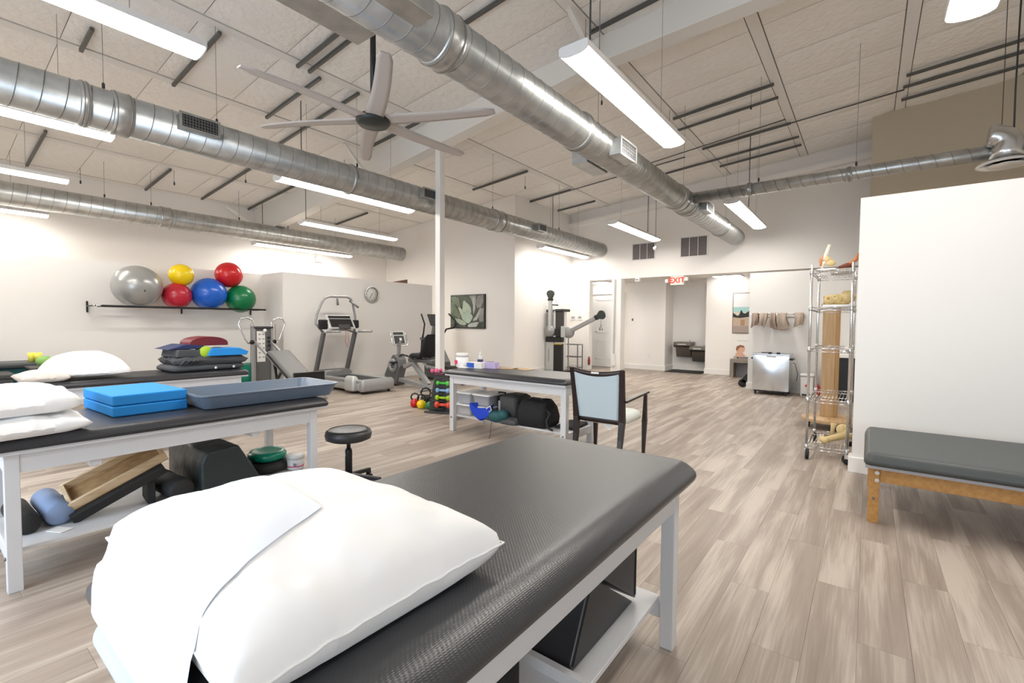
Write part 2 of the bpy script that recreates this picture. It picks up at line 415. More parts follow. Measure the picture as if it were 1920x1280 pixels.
# trims
def bb(name, *segs):
    m = MB()
    for a in segs: m.box(a[0], a[1], a[2], a[3], 0, .14)
    struct(name, m, W['trim'], .004)
bb('baseboard_left', (-10.02, -10.0, YF, 4.54), (-10.0, -9.31, 4.54, 4.56), (-9.19, -9.17, 4.54, 8.54))
bb('baseboard_picture', (XL, -7.18, 9.48, 9.5), (-7.2, -7.18, 9.5, YB-.02))
bb('baseboard_back', (-7.18, OX0-.07, YB-.02, YB), (-5.9, -4.66, 13.40, 13.42), (-4.68, -4.66, 13.42, 14.08), (-4.66, -3.56, 14.08, 14.1), (-3.58, -1.0, 13.40, 13.42))
bb('baseboard_towels', (-2.02, .2, 10.78, 10.8), (-2.02, -2.0, 10.8, 10.97))
bb('baseboard_right', (-.115, XR, 5.275, 5.3), (-.115, -.09, 5.3, 5.46))
struct('trim_1', MB().box(OX0-.07, OX0+.02, YB-.025, YB+.18, 0, 2.62), W['trim'], .004)
# corridor door
dr = struct('door_1', MB().box(-7.02, -6.10, 13.36, 13.41, .01, 2.26), W['trim'], .003)
pn = MB()
for (a, b, c, d) in ((-6.88, -6.24, .25, .85), (-6.88, -6.24, 1.08, 2.12)):
    for q in ((a, b, c, c+.03), (a, b, d-.03, d), (a, a+.03, c, d), (b-.03, b, c, d)): pn.box(q[0], q[1], 13.348, 13.362, q[2], q[3])
part('panel_moulding', pn, W['trim'], dr)
part('door_frame', MB().box(-7.12, -7.02, 13.33, 13.42, 0, 2.36).box(-6.10, -6.0, 13.33, 13.42, 0, 2.36).box(-7.02, -6.1, 13.33, 13.42, 2.27, 2.36), W['trim'], dr, bevel=.004)

# ---- ceiling: sloping deck, insulation panels between purlins, purlin strips
L_ = (XR+.4-XL)/math.cos(CA)
ce = link('ceiling', MB().box(-.3, L_, 0, 17.4, .02, .2).mesh('ceiling', W['slab']), None, (XL, YF-.2, 4.17), (0, -CA, 0)); ce['kind'] = 'structure'
PX = [.33-1.582*k for k in range(-3, 9)]
PX.sort()
cosc = math.cos(CA); pitch = 1.582/cosc; PY = .92
def panel_mesh(seed):
    rnd = random.Random(seed)
    def fn(u, v):
        e = min(1, 5*min(u, 1-u))*min(1, 4*min(v, 1-v))
        z = -.028*math.sin(PI*v)**.6*min(1, 6*min(u, 1-u)) + .012*noise.noise(Vector((u*9+seed*7, v*2.5, 0)))*e + .006*noise.noise(Vector((u*26, v*5+seed, 3)))*e
        return Vector(((.08+u*(1.582-.16))/cosc, .003+v*(PY-.006), z+.006))
    m = MB().grid(fn, 26, 12)
    return m.mesh('insulation_panel', W['insul'])
pms = [panel_mesh(k) for k in range(5)]
for px in PX:
    if px < XL-.2: continue
    for j in range(17):
        k = random.randrange(5)
        o = link('insulation_panel', pms[k], ce, ((px-XL)/cosc, .2+j*PY, .0))
for px in PX:
    if px-.03 < XL+.02: continue
    part('purlin_strip', MB().box((px-XL)/cosc-.068, (px-XL)/cosc+.068, 0, 17.2, -.004, .018), W['beam'], ce)
# main rafter and flange braces
def raf(x): return 3.46+.122*(x-XL) if x < -2.7 else 4.64+.03*(x+2.7)
rf = struct('trim_2', MB().prism([(XL, raf(XL)), (-2.7, raf(-2.7)), (-1.1, raf(-1.1)), (XR, raf(XR)), (XR, zc(XR)), (XL, zc(XL))], 5.46, 5.50), W['beam'])
part('beam_flange', MB().prism([(XL, raf(XL)-.02), (-2.7, raf(-2.7)-.02), (XR, raf(XR)-.02), (XR, raf(XR)), (-2.7, raf(-2.7)), (XL, raf(XL))], 5.37, 5.60), W['beam'], rf)
part('brace', MB().beam((-2.83, 4.72, zc(-2.83)-.02), (-2.83, 5.42, raf(-2.83)+.02), .06, .06), W['beam'], rf)
part('brace', MB().beam((-12.3, 4.75, 4.1), (-12.0, 5.40, 3.6), .06, .06), W['beam'], rf)
part('brace', MB().beam((-7.58, 4.9, zc(-7.58)-.02), (-7.58, 5.42, raf(-7.58)+.02), .05, .05), W['beam'], rf)
struct('trim_3', MB().prism([(-7.2, zc(-7.2)-.42), (XR, zc(XR)-.42), (XR, zc(XR)-.30), (-7.2, zc(-7.2)-.30)], 12.12, 12.3), W['wall'])
po = solo('room_post', 'slim white square post rising to the roof beam beside the dumbbell rack', 'post', MB().box(-5.71, -5.60, 5.36, 5.47, 0, raf(-5.65)-.03), W['trim'], bevel=.004)
part('base_shoe', MB().box(-5.73, -5.58, 5.34, 5.49, 0, .08), W['trim'], po, bevel=.003)

# ================================================================ CEILING SERVICES
def strut(x0, x1, y, drop=.05, wd=.045, label=''):
    a = (x0, y, zc(x0)-drop); b = (x1, y, zc(x1)-drop)
    o = solo('ceiling_strut', label, 'strut', MB().beam(a, b, wd, .04), W['strut'], group='grey struts bridging the ceiling purlins')
    return o
SL = [(-7.56, -6.02, 2.3, 'behind the far left light'), (-7.5, -6.95, 1.36, ''), (-12.18, -10.31, 1.43, ''), (-12.3, -10.75, 3.2, ''), (-12.2, -9.2, 4.22, ''), (-12.3, -9.2, 5.27, ''), (-12.4, -10.8, 5.7, ''),
      (-6.0, -4.42, 3.2, ''), (-6.0, -4.42, 3.36, ''), (-7.57, -6.02, 3.53, ''), (-9.1, -5.97, 4.1, ''), (-7.58, -6.0, 5.27, ''), (-7.6, -6.0, 5.75, ''), (-12.4, -10.7, 7.6, ''),
      (-7.6, -6.0, 8.35, ''), (-7.57, -5.97, 10.15, ''), (-7.15, -5.97, 11.45, ''), (-2.83, -1.25, 5.24, ''), (-2.83, -1.25, 5.85, ''), (-4.4, -2.9, 4.08, ''),
      (-2.82, -1.27, 8.27, ''), (-2.98, -1.28, 8.78, ''), (-2.81, -1.25, 10.03, ''), (-3.93, -1.2, 10.85, ''), (-2.79, -1.21, 11.36, ''),
      (.35, 1.75, 9.5, ''), (.33, 1.8, 9.93, ''), (.33, 1.8, 10.46, '')]
WHERE = ['end above the far left fixture', 'short one over the upper left fixture', 'nearest one by the left wall', 'second one by the left wall', 'long one by the left wall with a pendant clamp', 'one just before the beam on the left wall side', 'one just past the beam on the left wall side',
         'left of the paired struts behind the fan rod', 'right of the paired struts behind the fan rod', 'perforated one left of the ceiling fan', 'long one crossing behind the fan hub', 'one behind the lower fan blade', 'one just beyond the lower fan blade', 'far one over the treadmill',
         'single one right of the white post', 'one above the second far duct grille', 'one nearest the picture alcove', 'thick one at the top before the large fixture', 'slotted one beside the roof beam', 'one crossing above the big duct',
         'thick one right of the large centre fixture', 'thin one under the thick strut right of the centre fixture', 'one carrying a junction box over the big duct', 'long thin one over the branch duct', 'lowest one above the branch duct',
         'upper of three over the grey taupe wall', 'middle of three over the taupe wall', 'lowest of three over the taupe wall']
for (a, b, y, _), wv in zip(SL, WHERE):
    strut(a, b, y, wd=.026 if 'thin' in wv else .036, label='grey metal ceiling strut, '+wv)
for x0, x1, y, lb in ((-1.25, .35, 10.03, 'thin conduit running right from the junction box strut to the taupe wall struts'), (-5.97, -3.2, 10.18, 'thin conduit running behind the big duct from the alcove strut')):
    solo('ceiling_conduit', lb, 'conduit', MB().tube([(x0, y, zc(x0)-.05), (x1, y, zc(x1)-.05)], .013, 8), W['strut'])
solo('ceiling_conduit', 'long thin conduit sloping across the far ceiling above the branch duct', 'conduit', MB().tube([(-4.3, 9.95, zc(-4.3)-.06), (-1.3, 9.75, zc(-1.3)-.06)], .012, 8), W['strut'])
# little clips with drop wires
cl = [(-10.9, 3.3), (-9.9, 4.2), (-6.97, 5.0), (-6.29, 8.67), (-2.79, 8.0), (-1.6, 8.35), (-8.2, 5.3), (-2.79, 5.05), (-3.3, 6.5), (-11.9, 2.1)]
CLW = ['over the second left wall strut', 'on the long left wall strut', 'behind the lower fan blade', 'right of the white post', 'left end of the thick strut', 'over the thin strut', 'before the treadmill duct', 'beside the large centre fixture', 'above the big duct grille', 'by the left wall top']
for (x, y), q in zip(cl, CLW):
    t = thing('ceiling_clamp', 'small dark cable clamp hanging from the ceiling, '+q, 'clamp', (x, y, zc(x)), group='small dark clamps under the ceiling')
    part('drop_wire', MB().tube([(0, 0, 0), (0, 0, -.22)], .003, 5), W['cable'], t)
    part('clamp_body', MB().lathe([(.006, -.29), (.014, -.28), (.014, -.24), (.006, -.22)], 8), W['cable'], t)

# ---- ducts
def duct(name, label, ax, c, r, a, b, collars, regs, end=True, hangers=()):
    """c: the fixed two coordinates; a..b along ax"""
    if ax == 'y': org = (c[0], 0, c[1])
    else: org = (0, c[0], c[1])
    t = thing(name, label, 'duct', org)
    prof = [(r, a), (r, b)]
    if end: prof += [(r*.93, b+.02), (.0001, b+.022)]
    part('pipe', MB().lathe(prof, 40, ax=ax), W['galv'], t)
    sm = MB(); pts = []; pit = .16; nseg = 28; nn = int((b-a)/pit*nseg)
    for i in range(nn+1):
        th = 2*PI*i/nseg; h = a+pit*i/nseg; q = r+.0005
        pts.append((q*math.cos(th), h, q*math.sin(th)) if ax == 'y' else (h, q*math.cos(th), q*math.sin(th)))
    part('spiral_seam', sm.tube(pts, .0035, 4), W['galvd'], t)
    for h0, h1 in collars:
        part('collar', MB().lathe([(r, h0-.012), (r+.014, h0), (r+.014, h1), (r, h1+.012)], 40, ax=ax), W['galv'], t)
        for hh in (h0+.015, h1-.015):
            part('collar_ring', MB().lathe([(r+.013, hh-.006), (r+.019, hh), (r+.013, hh+.006)], 40, ax=ax), W['galvd'], t)
    for (y0, side, ww, hh, dz) in regs:      # side grille boxes
        s_ = side; d0 = r*.8; d1 = r+.10
        bx = part('register_box', MB().box(min(s_*d0, s_*d1), max(s_*d0, s_*d1), y0-ww/2, y0+ww/2, dz-hh/2, dz+hh/2), W['galv'], t, bevel=.004)
        m = MB(); m.box(min(s_*d1, s_*(d1+.012)), max(s_*d1, s_*(d1+.012)), y0-ww/2-.012, y0+ww/2+.012, dz-hh/2-.012, dz-hh/2+.012)
        m.box(min(s_*d1, s_*(d1+.012)), max(s_*d1, s_*(d1+.012)), y0-ww/2-.012, y0+ww/2+.012, dz+hh/2-.012, dz+hh/2+.012)
        for e in (-1, 1): m.box(min(s_*d1, s_*(d1+.012)), max(s_*d1, s_*(d1+.012)), y0+e*ww/2-.012, y0+e*ww/2+.012, dz-hh/2+.012, dz+hh/2-.012)
        part('register_frame', m, W['galv'], t)
        part('register_opening', MB().box(min(s_*d1, s_*(d1+.002)), max(s_*d1, s_*(d1+.002)), y0-ww/2+.012, y0+ww/2-.012, dz-hh/2+.012, dz+hh/2-.012), W['black'], t)
        g = MB(); nb = int(ww/.026)
        for k in range(1, nb): g.box(min(s_*(d1+.003), s_*(d1+.009)), max(s_*(d1+.003), s_*(d1+.009)), y0-ww/2+k*ww/nb-.003, y0-ww/2+k*ww/nb+.003, dz-hh/2+.012, dz+hh/2-.012)
        for k in range(1, 5): g.box(min(s_*(d1+.002), s_*(d1+.006)), max(s_*(d1+.002), s_*(d1+.006)), y0-ww/2+.012, y0+ww/2-.012, dz-hh/2+k*hh/5-.003, dz-hh/2+k*hh/5+.003)
        part('register_bars', g, W['silverd'], t, kind='stuff')
    for h in hangers:
        if ax == 'y': p0, p1 = (0, h, r), (0, h, zc(c[0])-c[1])
        else: p0, p1 = (h, 0, r), (h, 0, zc(h)-c[1])
        part('hanger_cable', MB().tube([p0, p1], .0026, 5), W['wire'], t)
        q = Vector(p0); part('cable_grip', MB().lathe([(.006, 0), (.013, .01), (.013, .05), (.005, .06)], 8, o=(q.x, q.y, q.z+.01)), W['cable'], t)
    return t
dc = duct('air_duct', 'big spiral galvanised duct running from the top centre to the far wall', 'y', (-2.53, 3.40), .185, -1.6, 11.95,
     [(2.35, 2.5), (4.4, 4.46), (7.55, 7.80), (8.05, 8.2), (10.4, 10.44)], [(5.10, 1, .42, .18, -.06), (8.55, 1, .42, .15, -.02)], hangers=(4.9, 8.0, 10.9))
# rectangular take-off boxes on its left and underside
part('side_box', MB().box(-.36, -.12, .9, 1.98, -.12, .04), W['galv'], dc, bevel=.003)
part('side_box', MB().box(.02, .30, .7, 2.08, -.13, .10), W['galv'], dc, bevel=.003)
part('side_box', MB().box(-.32, -.12, 4.87, 5.40, -.17, -.02), W['galv'], dc, bevel=.003)
db = duct('air_duct', 'middle spiral galvanised duct with side grilles crossing behind the white post', 'y', (-6.02, 3.41), .195, -1.6, 11.95,
     [(1.06, 1.12), (1.30, 1.44), (3.95, 3.99), (7.15, 7.42)], [(1.98, 1, .36, .15, .03), (5.27, 1, .30, .15, .03), (8.55, 1, .30, .15, .03)], hangers=(1.25, 2.25, 4.1, 7.2, 9.7))
da = duct('air_duct', 'left spiral galvanised duct high above the exercise ball rack', 'y', (-11.2, 3.40), .195, -1.6, 9.15,
     [(3.12, 3.30)], [], hangers=(2.3, 3.0, 4.6, 5.7))
br = duct('air_duct', 'narrow branch duct leading right from the big duct to a round diffuser', 'x', (8.0, 3.44), .088, -2.36, 3.4, [(-1.55, -1.5), (-.3, -.25)], [], end=False, hangers=(-1.4, -.2))
el = thing('duct_elbow', 'shiny ribbed metal elbow dropping from the branch duct to a round diffuser', 'duct', (1.22, 7.88, 3.30))
pts = []; rs = []
for k in range(7):
    a = PI/2*k/6; pts.append((-.16+.16*math.sin(a)*1.0, .0, .18+.12*math.cos(a)*1.0)); rs.append(.12+.02*k/6)
pts += [(0, 0, .10), (0, 0, .0)]; rs += [.145, .145]
part('elbow_pipe', MB().tube(pts, rs, 24), W['steel'], el)
part('elbow_rib', MB().lathe([(.145, .0), (.155, .01), (.145, .02)], 28), W['galvd'], el)
part('diffuser_ring', MB().lathe([(.26, -.05), (.25, -.035), (.15, .0), (.145, .0), (.22, -.055), (.26, -.055), (.26, -.05)], 36, cap=False), W['whitem'], el)
part('diffuser_cone', MB().lathe([(.05, -.03), (.16, -.065), (.155, -.07), (.0001, -.06)], 36), W['whitem'], el)
part('hanger_cable', MB().tube([(-.05, 0, .28), (-.05, 0, zc(1.17)-3.30)], .004, 5), W['cable'], el)
part('power_cord', MB().tube([(.05, .0, .3), (.05, .02, .8), (.06, 0, zc(1.28)-3.30)], .009, 6), W['cable'], el)

# ---- suspended lights
def light(x, y0, y1, z, label, cords=()):
    Ln = y1-y0; wd = .26
    t = thing('ceiling_light', label, 'light', (x, y0, z), group=None)
    hs = MB(); hs.prism([(-wd/2, .035), (-wd/2, .085), (-wd/2+.02, .095), (wd/2-.02, .095), (wd/2, .085), (wd/2, .035)], 0, Ln)
    part('housing', hs, W['whitem'], t)
    poly = [(wd/2*math.cos(a)*.98, .036-.036*math.sin(a)) for a in [PI*k/8 for k in range(9)]]
    part('diffuser', MB().prism(poly, .012, Ln-.012, smooth=True), W['lens'], t, 'glowing white lens')
    for e in (0, Ln-.012): part('end_cap', MB().prism([(q[0]*1.01, q[1]-.001) for q in poly], e, e+.012), W['whitem'], t)
    zt = zc(x)-z
    for cy in (.45, Ln-.45): part('hanger_cable', MB().tube([(0, cy, .095), (0, cy, zt)], .0022, 5), W['wire'], t)
    for cy in cords: part('power_cord', MB().tube([(.03, cy, .095), (.03, cy, zt)], .0075, 6), W['cable'], t)
    return t
light(-4.30, -.95, 1.50, 3.45, 'long lit fixture at the upper left corner above the left duct')
light(-7.00, -.85, 1.53, 3.42, 'lit fixture at the left edge tucked under the middle duct')
light(-9.75, -.85, 1.58, 3.42, 'lit fixture at the left edge between the middle and left ducts')
light(-11.7, -.9, 1.62, 3.17, 'lowest lit fixture at the left edge under the left duct')
light(-6.82, 3.32, 5.78, 3.38, 'long lit fixture hanging under the middle duct left of the white post', (.35,))
light(-9.35, 5.02, 7.42, 3.36, 'lit fixture hanging in front of the end of the left duct', (.1,))
light(-11.7, 5.12, 7.72, 3.17, 'lit fixture under the left duct near the wall clock wall', (.2,))
light(-1.90, 3.24, 5.62, 3.45, 'largest lit fixture, nearest the camera right of the big duct', (.22,))
light(-6.60, 9.78, 12.1, 3.24, 'lit fixture under the far end of the middle duct', (.5,))
light(-4.30, 9.0, 11.5, 3.42, 'lit fixture between the two far duct ends above the wall vents', (1.9,))
light(-1.95, 8.75, 11.4, 3.44, 'lit fixture right of the far end of the big duct', (1.3,))
light(.49, 2.0, 4.5, 3.45, 'lit fixture cut by the top right edge of the view')
light(1.6, 6.6, 9.0, 2.95, 'lit fixture glowing behind the right hand white partition')
light(-3.2, -2.2, .1, 3.45, 'unseen lit fixture added behind the viewer for even light')  # extra fixture out of view, added to even out the room light
for x0, x1, y0, y1, lb in ((-3.30, -2.62, 12.9, 13.35, 'square lit panel in the corridor ceiling right of the exit sign'), (-6.9, -6.3, 12.85, 13.3, 'square lit panel in the corridor ceiling above the white door')):
    t = thing('ceiling_panel', lb, 'light', ((x0+x1)/2, (y0+y1)/2, 2.64)); hx, hy = (x1-x0)/2, (y1-y0)/2
    part('panel_frame', MB().box(-hx, hx, -hy, hy, -.03, 0), W['whitem'], t)
    part('panel_lens', MB().box(-hx+.02, hx-.02, -hy+.02, hy-.02, -.042, -.03), W['lens2'], t)

# ---- ceiling fan
fn = thing('ceiling_fan', 'large six blade ceiling fan with a dark hub on a black rod', 'fan', (-3.94, 2.87, 3.32))
part('down_rod', MB().tube([(0, 0, .09), (0, 0, zc(-3.94)-3.32)], .028, 12), W['blackm'], fn)
part('hub', MB().lathe([(.0001, -.035), (.14, -.03), (.165, 0), (.165, .03), (.13, .06), (.04, .09), (.0001, .09)], 36), W['hub'], fn)
part('canopy', MB().lathe([(.03, zc(-3.94)-3.32-.10), (.07, zc(-3.94)-3.32-.05), (.07, zc(-3.94)-3.32)], 20), W['blackm'], fn)
bm_ = MB()
def blade(u, v):
    x = .13+u*1.09; hw = (.085-.025*u)*(1 if u < .96 else .6)
    y = (v-.5)*2*hw; return Vector((x, y + .02*math.sin(u*PI), .025-.12*y+.01*math.sin(u*2)))
def bladeb(u, v): return blade(u, v)-Vector((0, 0, .012))
bm_.grid(blade, 12, 4); bm_.grid(lambda u, v: bladeb(u, 1-v), 12, 4)
for k in range(12):
    for vv in (0, 1):
        bm_.add([blade(k/12, vv), blade((k+1)/12, vv), bladeb((k+1)/12, vv), bladeb(k/12, vv)], [(0, 1, 2, 3)])
for uu_ in (0, 1): bm_.add([blade(uu_, 0), blade(uu_, 1), bladeb(uu_, 1), bladeb(uu_, 0)], [(0, 1, 2, 3)])
bme = bm_.mesh('blade', W['fan'])
for k in range(6): link('blade', bme, fn, rot=(0, 0, math.radians(28+60*k)))

# ================================================================ shape helpers for furniture
def rrect(w, l, rc, n=5):
    rc = min(rc, w/2-1e-4, l/2-1e-4); p = []
    for cx, cy, a0 in ((w/2-rc, l/2-rc, 0), (-w/2+rc, l/2-rc, PI/2), (-w/2+rc, -l/2+rc, PI), (w/2-rc, -l/2+rc, 1.5*PI)):
        for k in range(n+1):
            a = a0+PI/2*k/n; p.append((cx+rc*math.cos(a), cy+rc*math.sin(a)))
    return p
def loft(mb, w, l, rings, rc, o=(0, 0, 0), n=5, rot=None, smooth=True, cap=True):
    """rings: (inset, z) or (dw, dl, z); rounded rectangle sections"""
    vs = []; fs = []; K = 4*(n+1)
    for r in rings:
        i, j, z = (r[0], r[0], r[1]) if len(r) == 2 else r
        for x, y in rrect(w-2*i, l-2*j, max(.001, rc-min(i, j)*.5), n): vs.append(Vector((x, y, z)))
    if rot: vs = [rot @ v for v in vs]
    vs = [v+Vector(o) for v in vs]
    for q in range(len(rings)-1):
        for k in range(K): fs.append((q*K+k, q*K+(k+1) % K, (q+1)*K+(k+1) % K, (q+1)*K+k))
    mb.add(vs, fs, smooth); b = len(mb.v)-len(vs)
    if cap:
        mb.f.append(tuple(b+k for k in reversed(range(K)))); mb.sm.append(False); mb.mi.append(mb.cur)
        mb.f.append(tuple(b+(len(rings)-1)*K+k for k in range(K))); mb.sm.append(smooth); mb.mi.append(mb.cur)
    return mb
def cushion(w, l, z0, h, soft=.08, rc=.05):
    rg = [(.02, z0), (.004, z0+h*.06), (0, z0+h*.22), (.002, z0+h*.40)]
    for k in range(1, 9):
        t = k/8; rg.append((.002+soft*t, z0+h*(.40+.60*(1-(1-t)**2.2))))
    rg.append((soft+.06, z0+h*1.01))
    return loft(MB(), w, l, rg, rc)
def pillow_mb(corners, z0, h, edge=.3, puff=.42, nu=36, nv=28, wr=.012, seed=0, pinch=.05, zc_=None):
    A, B, Cc, D = [Vector((c[0], c[1], 0)) for c in corners]; cen = (A+B+Cc+D)/4
    cz = zc_ or (0, 0, 0, 0)
    def base(u, v):
        p = (A*(1-u)+B*u)*(1-v)+(D*(1-u)+Cc*u)*v
        a, b = 2*u-1, 2*v-1
        k = pinch*((1-a*a)*b**4+(1-b*b)*a**4)
        zz = (cz[0]*(1-u)+cz[1]*u)*(1-v)+(cz[3]*(1-u)+cz[2]*u)*v
        return p+(cen-p)*k, zz
    def T(u, v):
        a, b = abs(2*u-1), abs(2*v-1)
        return max(0, (1-a**2.6))**puff*max(0, (1-b**2.6))**puff
    e = h*edge
    def top(u, v):
        p, zz = base(u, v); t = T(u, v)
        n_ = noise.noise(Vector((u*5+seed, v*5, seed)))*wr*min(1, t*3)+noise.noise(Vector((u*14, v*3+seed, 1)))*wr*.5*(1-t)
        crease = -.012*wr/.012*max(0, 1-abs(math.hypot(u-.5, v-.5)-.46)*12)*abs(noise.noise(Vector((u*11, v*11, seed+4))))
        return Vector((p.x, p.y, z0+zz+e+(h-e)*t+n_+crease))
    def bot(u, v):
        p, zz = base(u, v); t = T(u, v); en = noise.noise(Vector((u*14, v*3+seed, 1)))*wr*.5
        return Vector((p.x, p.y, z0+(e+zz+en)*(1-min(1, t*1.6))))
    m = MB(); m.grid(top, nu, nv); m.grid(lambda u, v: bot(u, v), nu, nv)
    return m

def treatment_table(label, x0, x1, y0, y1, top=.775, frame='tablewhite', cush='vinyl', legsz=.055, shelf=True, ch=.075, blocks=True, name='treatment_table', long='y', leg_in=.055, soft=.08):
    cx, cy = (x0+x1)/2, (y0+y1)/2; w_, l_ = x1-x0, y1-y0
    t = thing(name, label, 'table', (cx, cy, 0), group=None)
    zt = top-ch
    part('cushion', cushion(w_, l_, zt, ch, soft), W[cush], t)
    part('top_board', MB().box(-w_/2+.02, w_/2-.02, -l_/2+.02, l_/2-.02, zt-.018, zt), W[frame], t)
    hx, hy = w_/2-leg_in, l_/2-leg_in-.03
    for sx in (-1, 1):
        for sy in (-1, 1):
            xx, yy = sx*hx, sy*hy
            lg = part('leg', MB().box(min(xx, xx-sx*legsz), max(xx, xx-sx*legsz), min(yy, yy-sy*legsz), max(yy, yy-sy*legsz), 0, zt-.018), W[frame], t, bevel=.003)
            part('bolt', MB().lathe([(.009, 0), (.009, .006), (.004, .008)], 10, o=(xx-sx*legsz/2, yy, .17), ax='y') if sy > 0 else MB().lathe([(.009, -.008), (.009, 0)], 10, o=(xx-sx*legsz/2, yy, .17), ax='y'), W['steeld'], lg)
    a = .10
    for sx in (-1, 1): part('apron', MB().box(min(sx*(hx-.004), sx*(hx-.026)), max(sx*(hx-.004), sx*(hx-.026)), -hy+legsz, hy-legsz, zt-.018-a, zt-.018), W[frame], t, bevel=.002)
    for sy in (-1, 1): part('apron', MB().box(-hx+legsz, hx-legsz, min(sy*(hy-.004), sy*(hy-.026)), max(sy*(hy-.004), sy*(hy-.026)), zt-.018-a, zt-.018), W[frame], t, bevel=.002)
    if blocks:
        for q in (-.52, .42):
            if long == 'y': part('cross_rail', MB().box(-hx+.03, hx-.03, q*l_/2-.025, q*l_/2+.025, zt-.018-a-.035, zt-.018-a), W[frame], t)
            else: part('cross_rail', MB().box(q*w_/2-.025, q*w_/2+.025, -hy+.03, hy-.03, zt-.018-a-.035, zt-.018-a), W[frame], t)
    if shelf:
        if long == 'y':
            part('shelf', MB().box(-hx+.07, hx-.07, -hy+.01, hy-.01, .175, .195), W[frame], t, bevel=.002)
            for sy in (-1, 1): part('shelf_rail', MB().box(-hx+legsz, hx-legsz, min(sy*(hy-.01), sy*(hy-.035)), max(sy*(hy-.01), sy*(hy-.035)), .11, .175), W[frame], t, bevel=.002)
        else:
            part('shelf', MB().box(-hx+.01, hx-.01, -hy+.06, hy-.06, .175, .195), W[frame], t, bevel=.002)
            for sx in (-1, 1): part('shelf_rail', MB().box(min(sx*(hx-.01), sx*(hx-.035)), max(sx*(hx-.01), sx*(hx-.035)), -hy+legsz, hy-legsz, .11, .175), W[frame], t, bevel=.002)
    return t

# ================================================================ FOREGROUND TABLE
T1 = treatment_table('white framed treatment table in the foreground with ribbed black top under the big white pillow', -1.45, -.55, .235, 2.03, top=.785, ch=.085, blocks=False)
part('shelf_divider', MB().box(-.33, .33, .12, .145, .195, .235), W['tablewhite'], T1)
pw = pillow_mb([(-.655, .83), (-.665, .25), (-1.30, .255), (-1.24, .72)], .789, .160, edge=.34, puff=.30, wr=.011, seed=3, pinch=.04, zc_=(.0, -.01, .035, .045), nu=64, nv=56)
PWC = [(-.655, .83), (-.665, .25), (-1.30, .255), (-1.24, .72)]
PWO = solo('pillow', 'big white pillow lying across the near end of the foreground table', 'pillow', pw, W['linen'])
from mathutils.bvhtree import BVHTree
def edge_pts(mbx, nu, nv):
    V = mbx.v; a = [V[i] for i in range(nu+1)]+[V[j*(nu+1)+nu] for j in range(1, nv+1)]+[V[nv*(nu+1)+i] for i in range(nu-1, -1, -1)]+[V[j*(nu+1)] for j in range(nv-1, 0, -1)]
    return a
part('seam', MB().tube(edge_pts(pw, 64, 56), .0028, 5, closed=True), W['linen'], PWO)
pbvh = BVHTree.FromPolygons([Vector(v) for v in pw.v], pw.f)
ROLL_Y, ROLL_Z, ROLL_R = .283, .634, .045
def ztop(x, y):
    h = pbvh.ray_cast(Vector((x, y, 3)), Vector((0, 0, -1)))
    return max(h[0].z if h[0] else 0, .789)
def sheet_col(u):
    pts = []
    for k in range(44):
        t = k/43; y = .52-.275*t; x = -1.315+.03*(1-t)**.5+(.51-.12*(1-t))*u
        z = max(ztop(x, y), (ztop(x, y+.012)+ztop(x, y-.012))/2, (ztop(x+.01, y)+ztop(x-.01, y))/2)+.0018
        pts.append(Vector((x, y, z)))
    for k in range(42, 0, -1): pts[k].z = max(pts[k].z, pts[k+1].z-.03)
    for k in range(1, 43): pts[k].z = max(pts[k].z, pts[k-1].z-.03)
    x = pts[-1].x; z0 = pts[-1].z
    for y, z in ((.236, z0-.006), (.231, z0-.02), (.230, .745), (.229, .72), (.232, .706), (.240, .694), (.250, .686), (.268, .681)): pts.append(Vector((x, y, z)))
    return pts
cols = [sheet_col(i/20) for i in range(21)]
np_ = len(cols[0]); dm = MB()
for dz in (0, .002):
    dm.grid(lambda u, v: cols[min(20, round(u*20))][min(np_-1, round(v*(np_-1)))]+Vector((0, 0, dz)), 20, np_-1)
solo('paper_sheet', 'pale paper strip running over the big pillow and down the table end', 'paper', dm, W['sheet'])
rl = thing('paper_roll', 'pale blue paper roll hung under the near end of the foreground table', 'roll', (-1.10, ROLL_Y, ROLL_Z))
part('roll_body', MB().lathe([(.02, -.26), (.045, -.26), (.045, .26), (.02, .26)], 24, ax='x'), W['rollpaper'], rl)
part('core', MB().lathe([(.02, -.29), (.02, .29)], 14, ax='x'), W['whitem'], rl)
# bolster wedges on its shelf
wd = thing('bolster_wedge', 'lower of two black vinyl wedges fitted together on the foreground shelf', 'wedge', (-.98, 1.56, .197))
part('body', MB().prism([(-.27, .0), (.255, .0), (-.12, .265)], -.235, .235, 'x'), W['vinyl2'], wd, bevel=.006)
part('seam', MB().beam((.237, -.245, .02), (.237, -.12, .245), .003, .005), W['black'], wd)
wd2 = thing('bolster_wedge', 'upper of two black vinyl wedges resting on the slope of the lower one', 'wedge', (-.98, 1.56, .197))
part('body', MB().prism([(-.112, .275), (.27, .008), (.275, .385), (.20, .385)], -.235, .24, 'x'), W['vinyl2'], wd2, bevel=.006)
part('seam', MB().beam((.242, .26, .03), (.242, .265, .37), .003, .005), W['black'], wd2)
kc = thing('carry_case', 'black carry case on the near part of the foreground shelf', 'case', (-.98, .72, .197))
part('case_body', loft(MB(), .50, .62, [(.01, 0), (0, .02), (0, .22), (.02, .25)], .05), W['nylon'], kc)
part('handle', MB().tube([(.0, -.1, .25), (0, -.09, .28), (0, .09, .28), (0, .1, .25)], .01, 8), W['black'], kc)

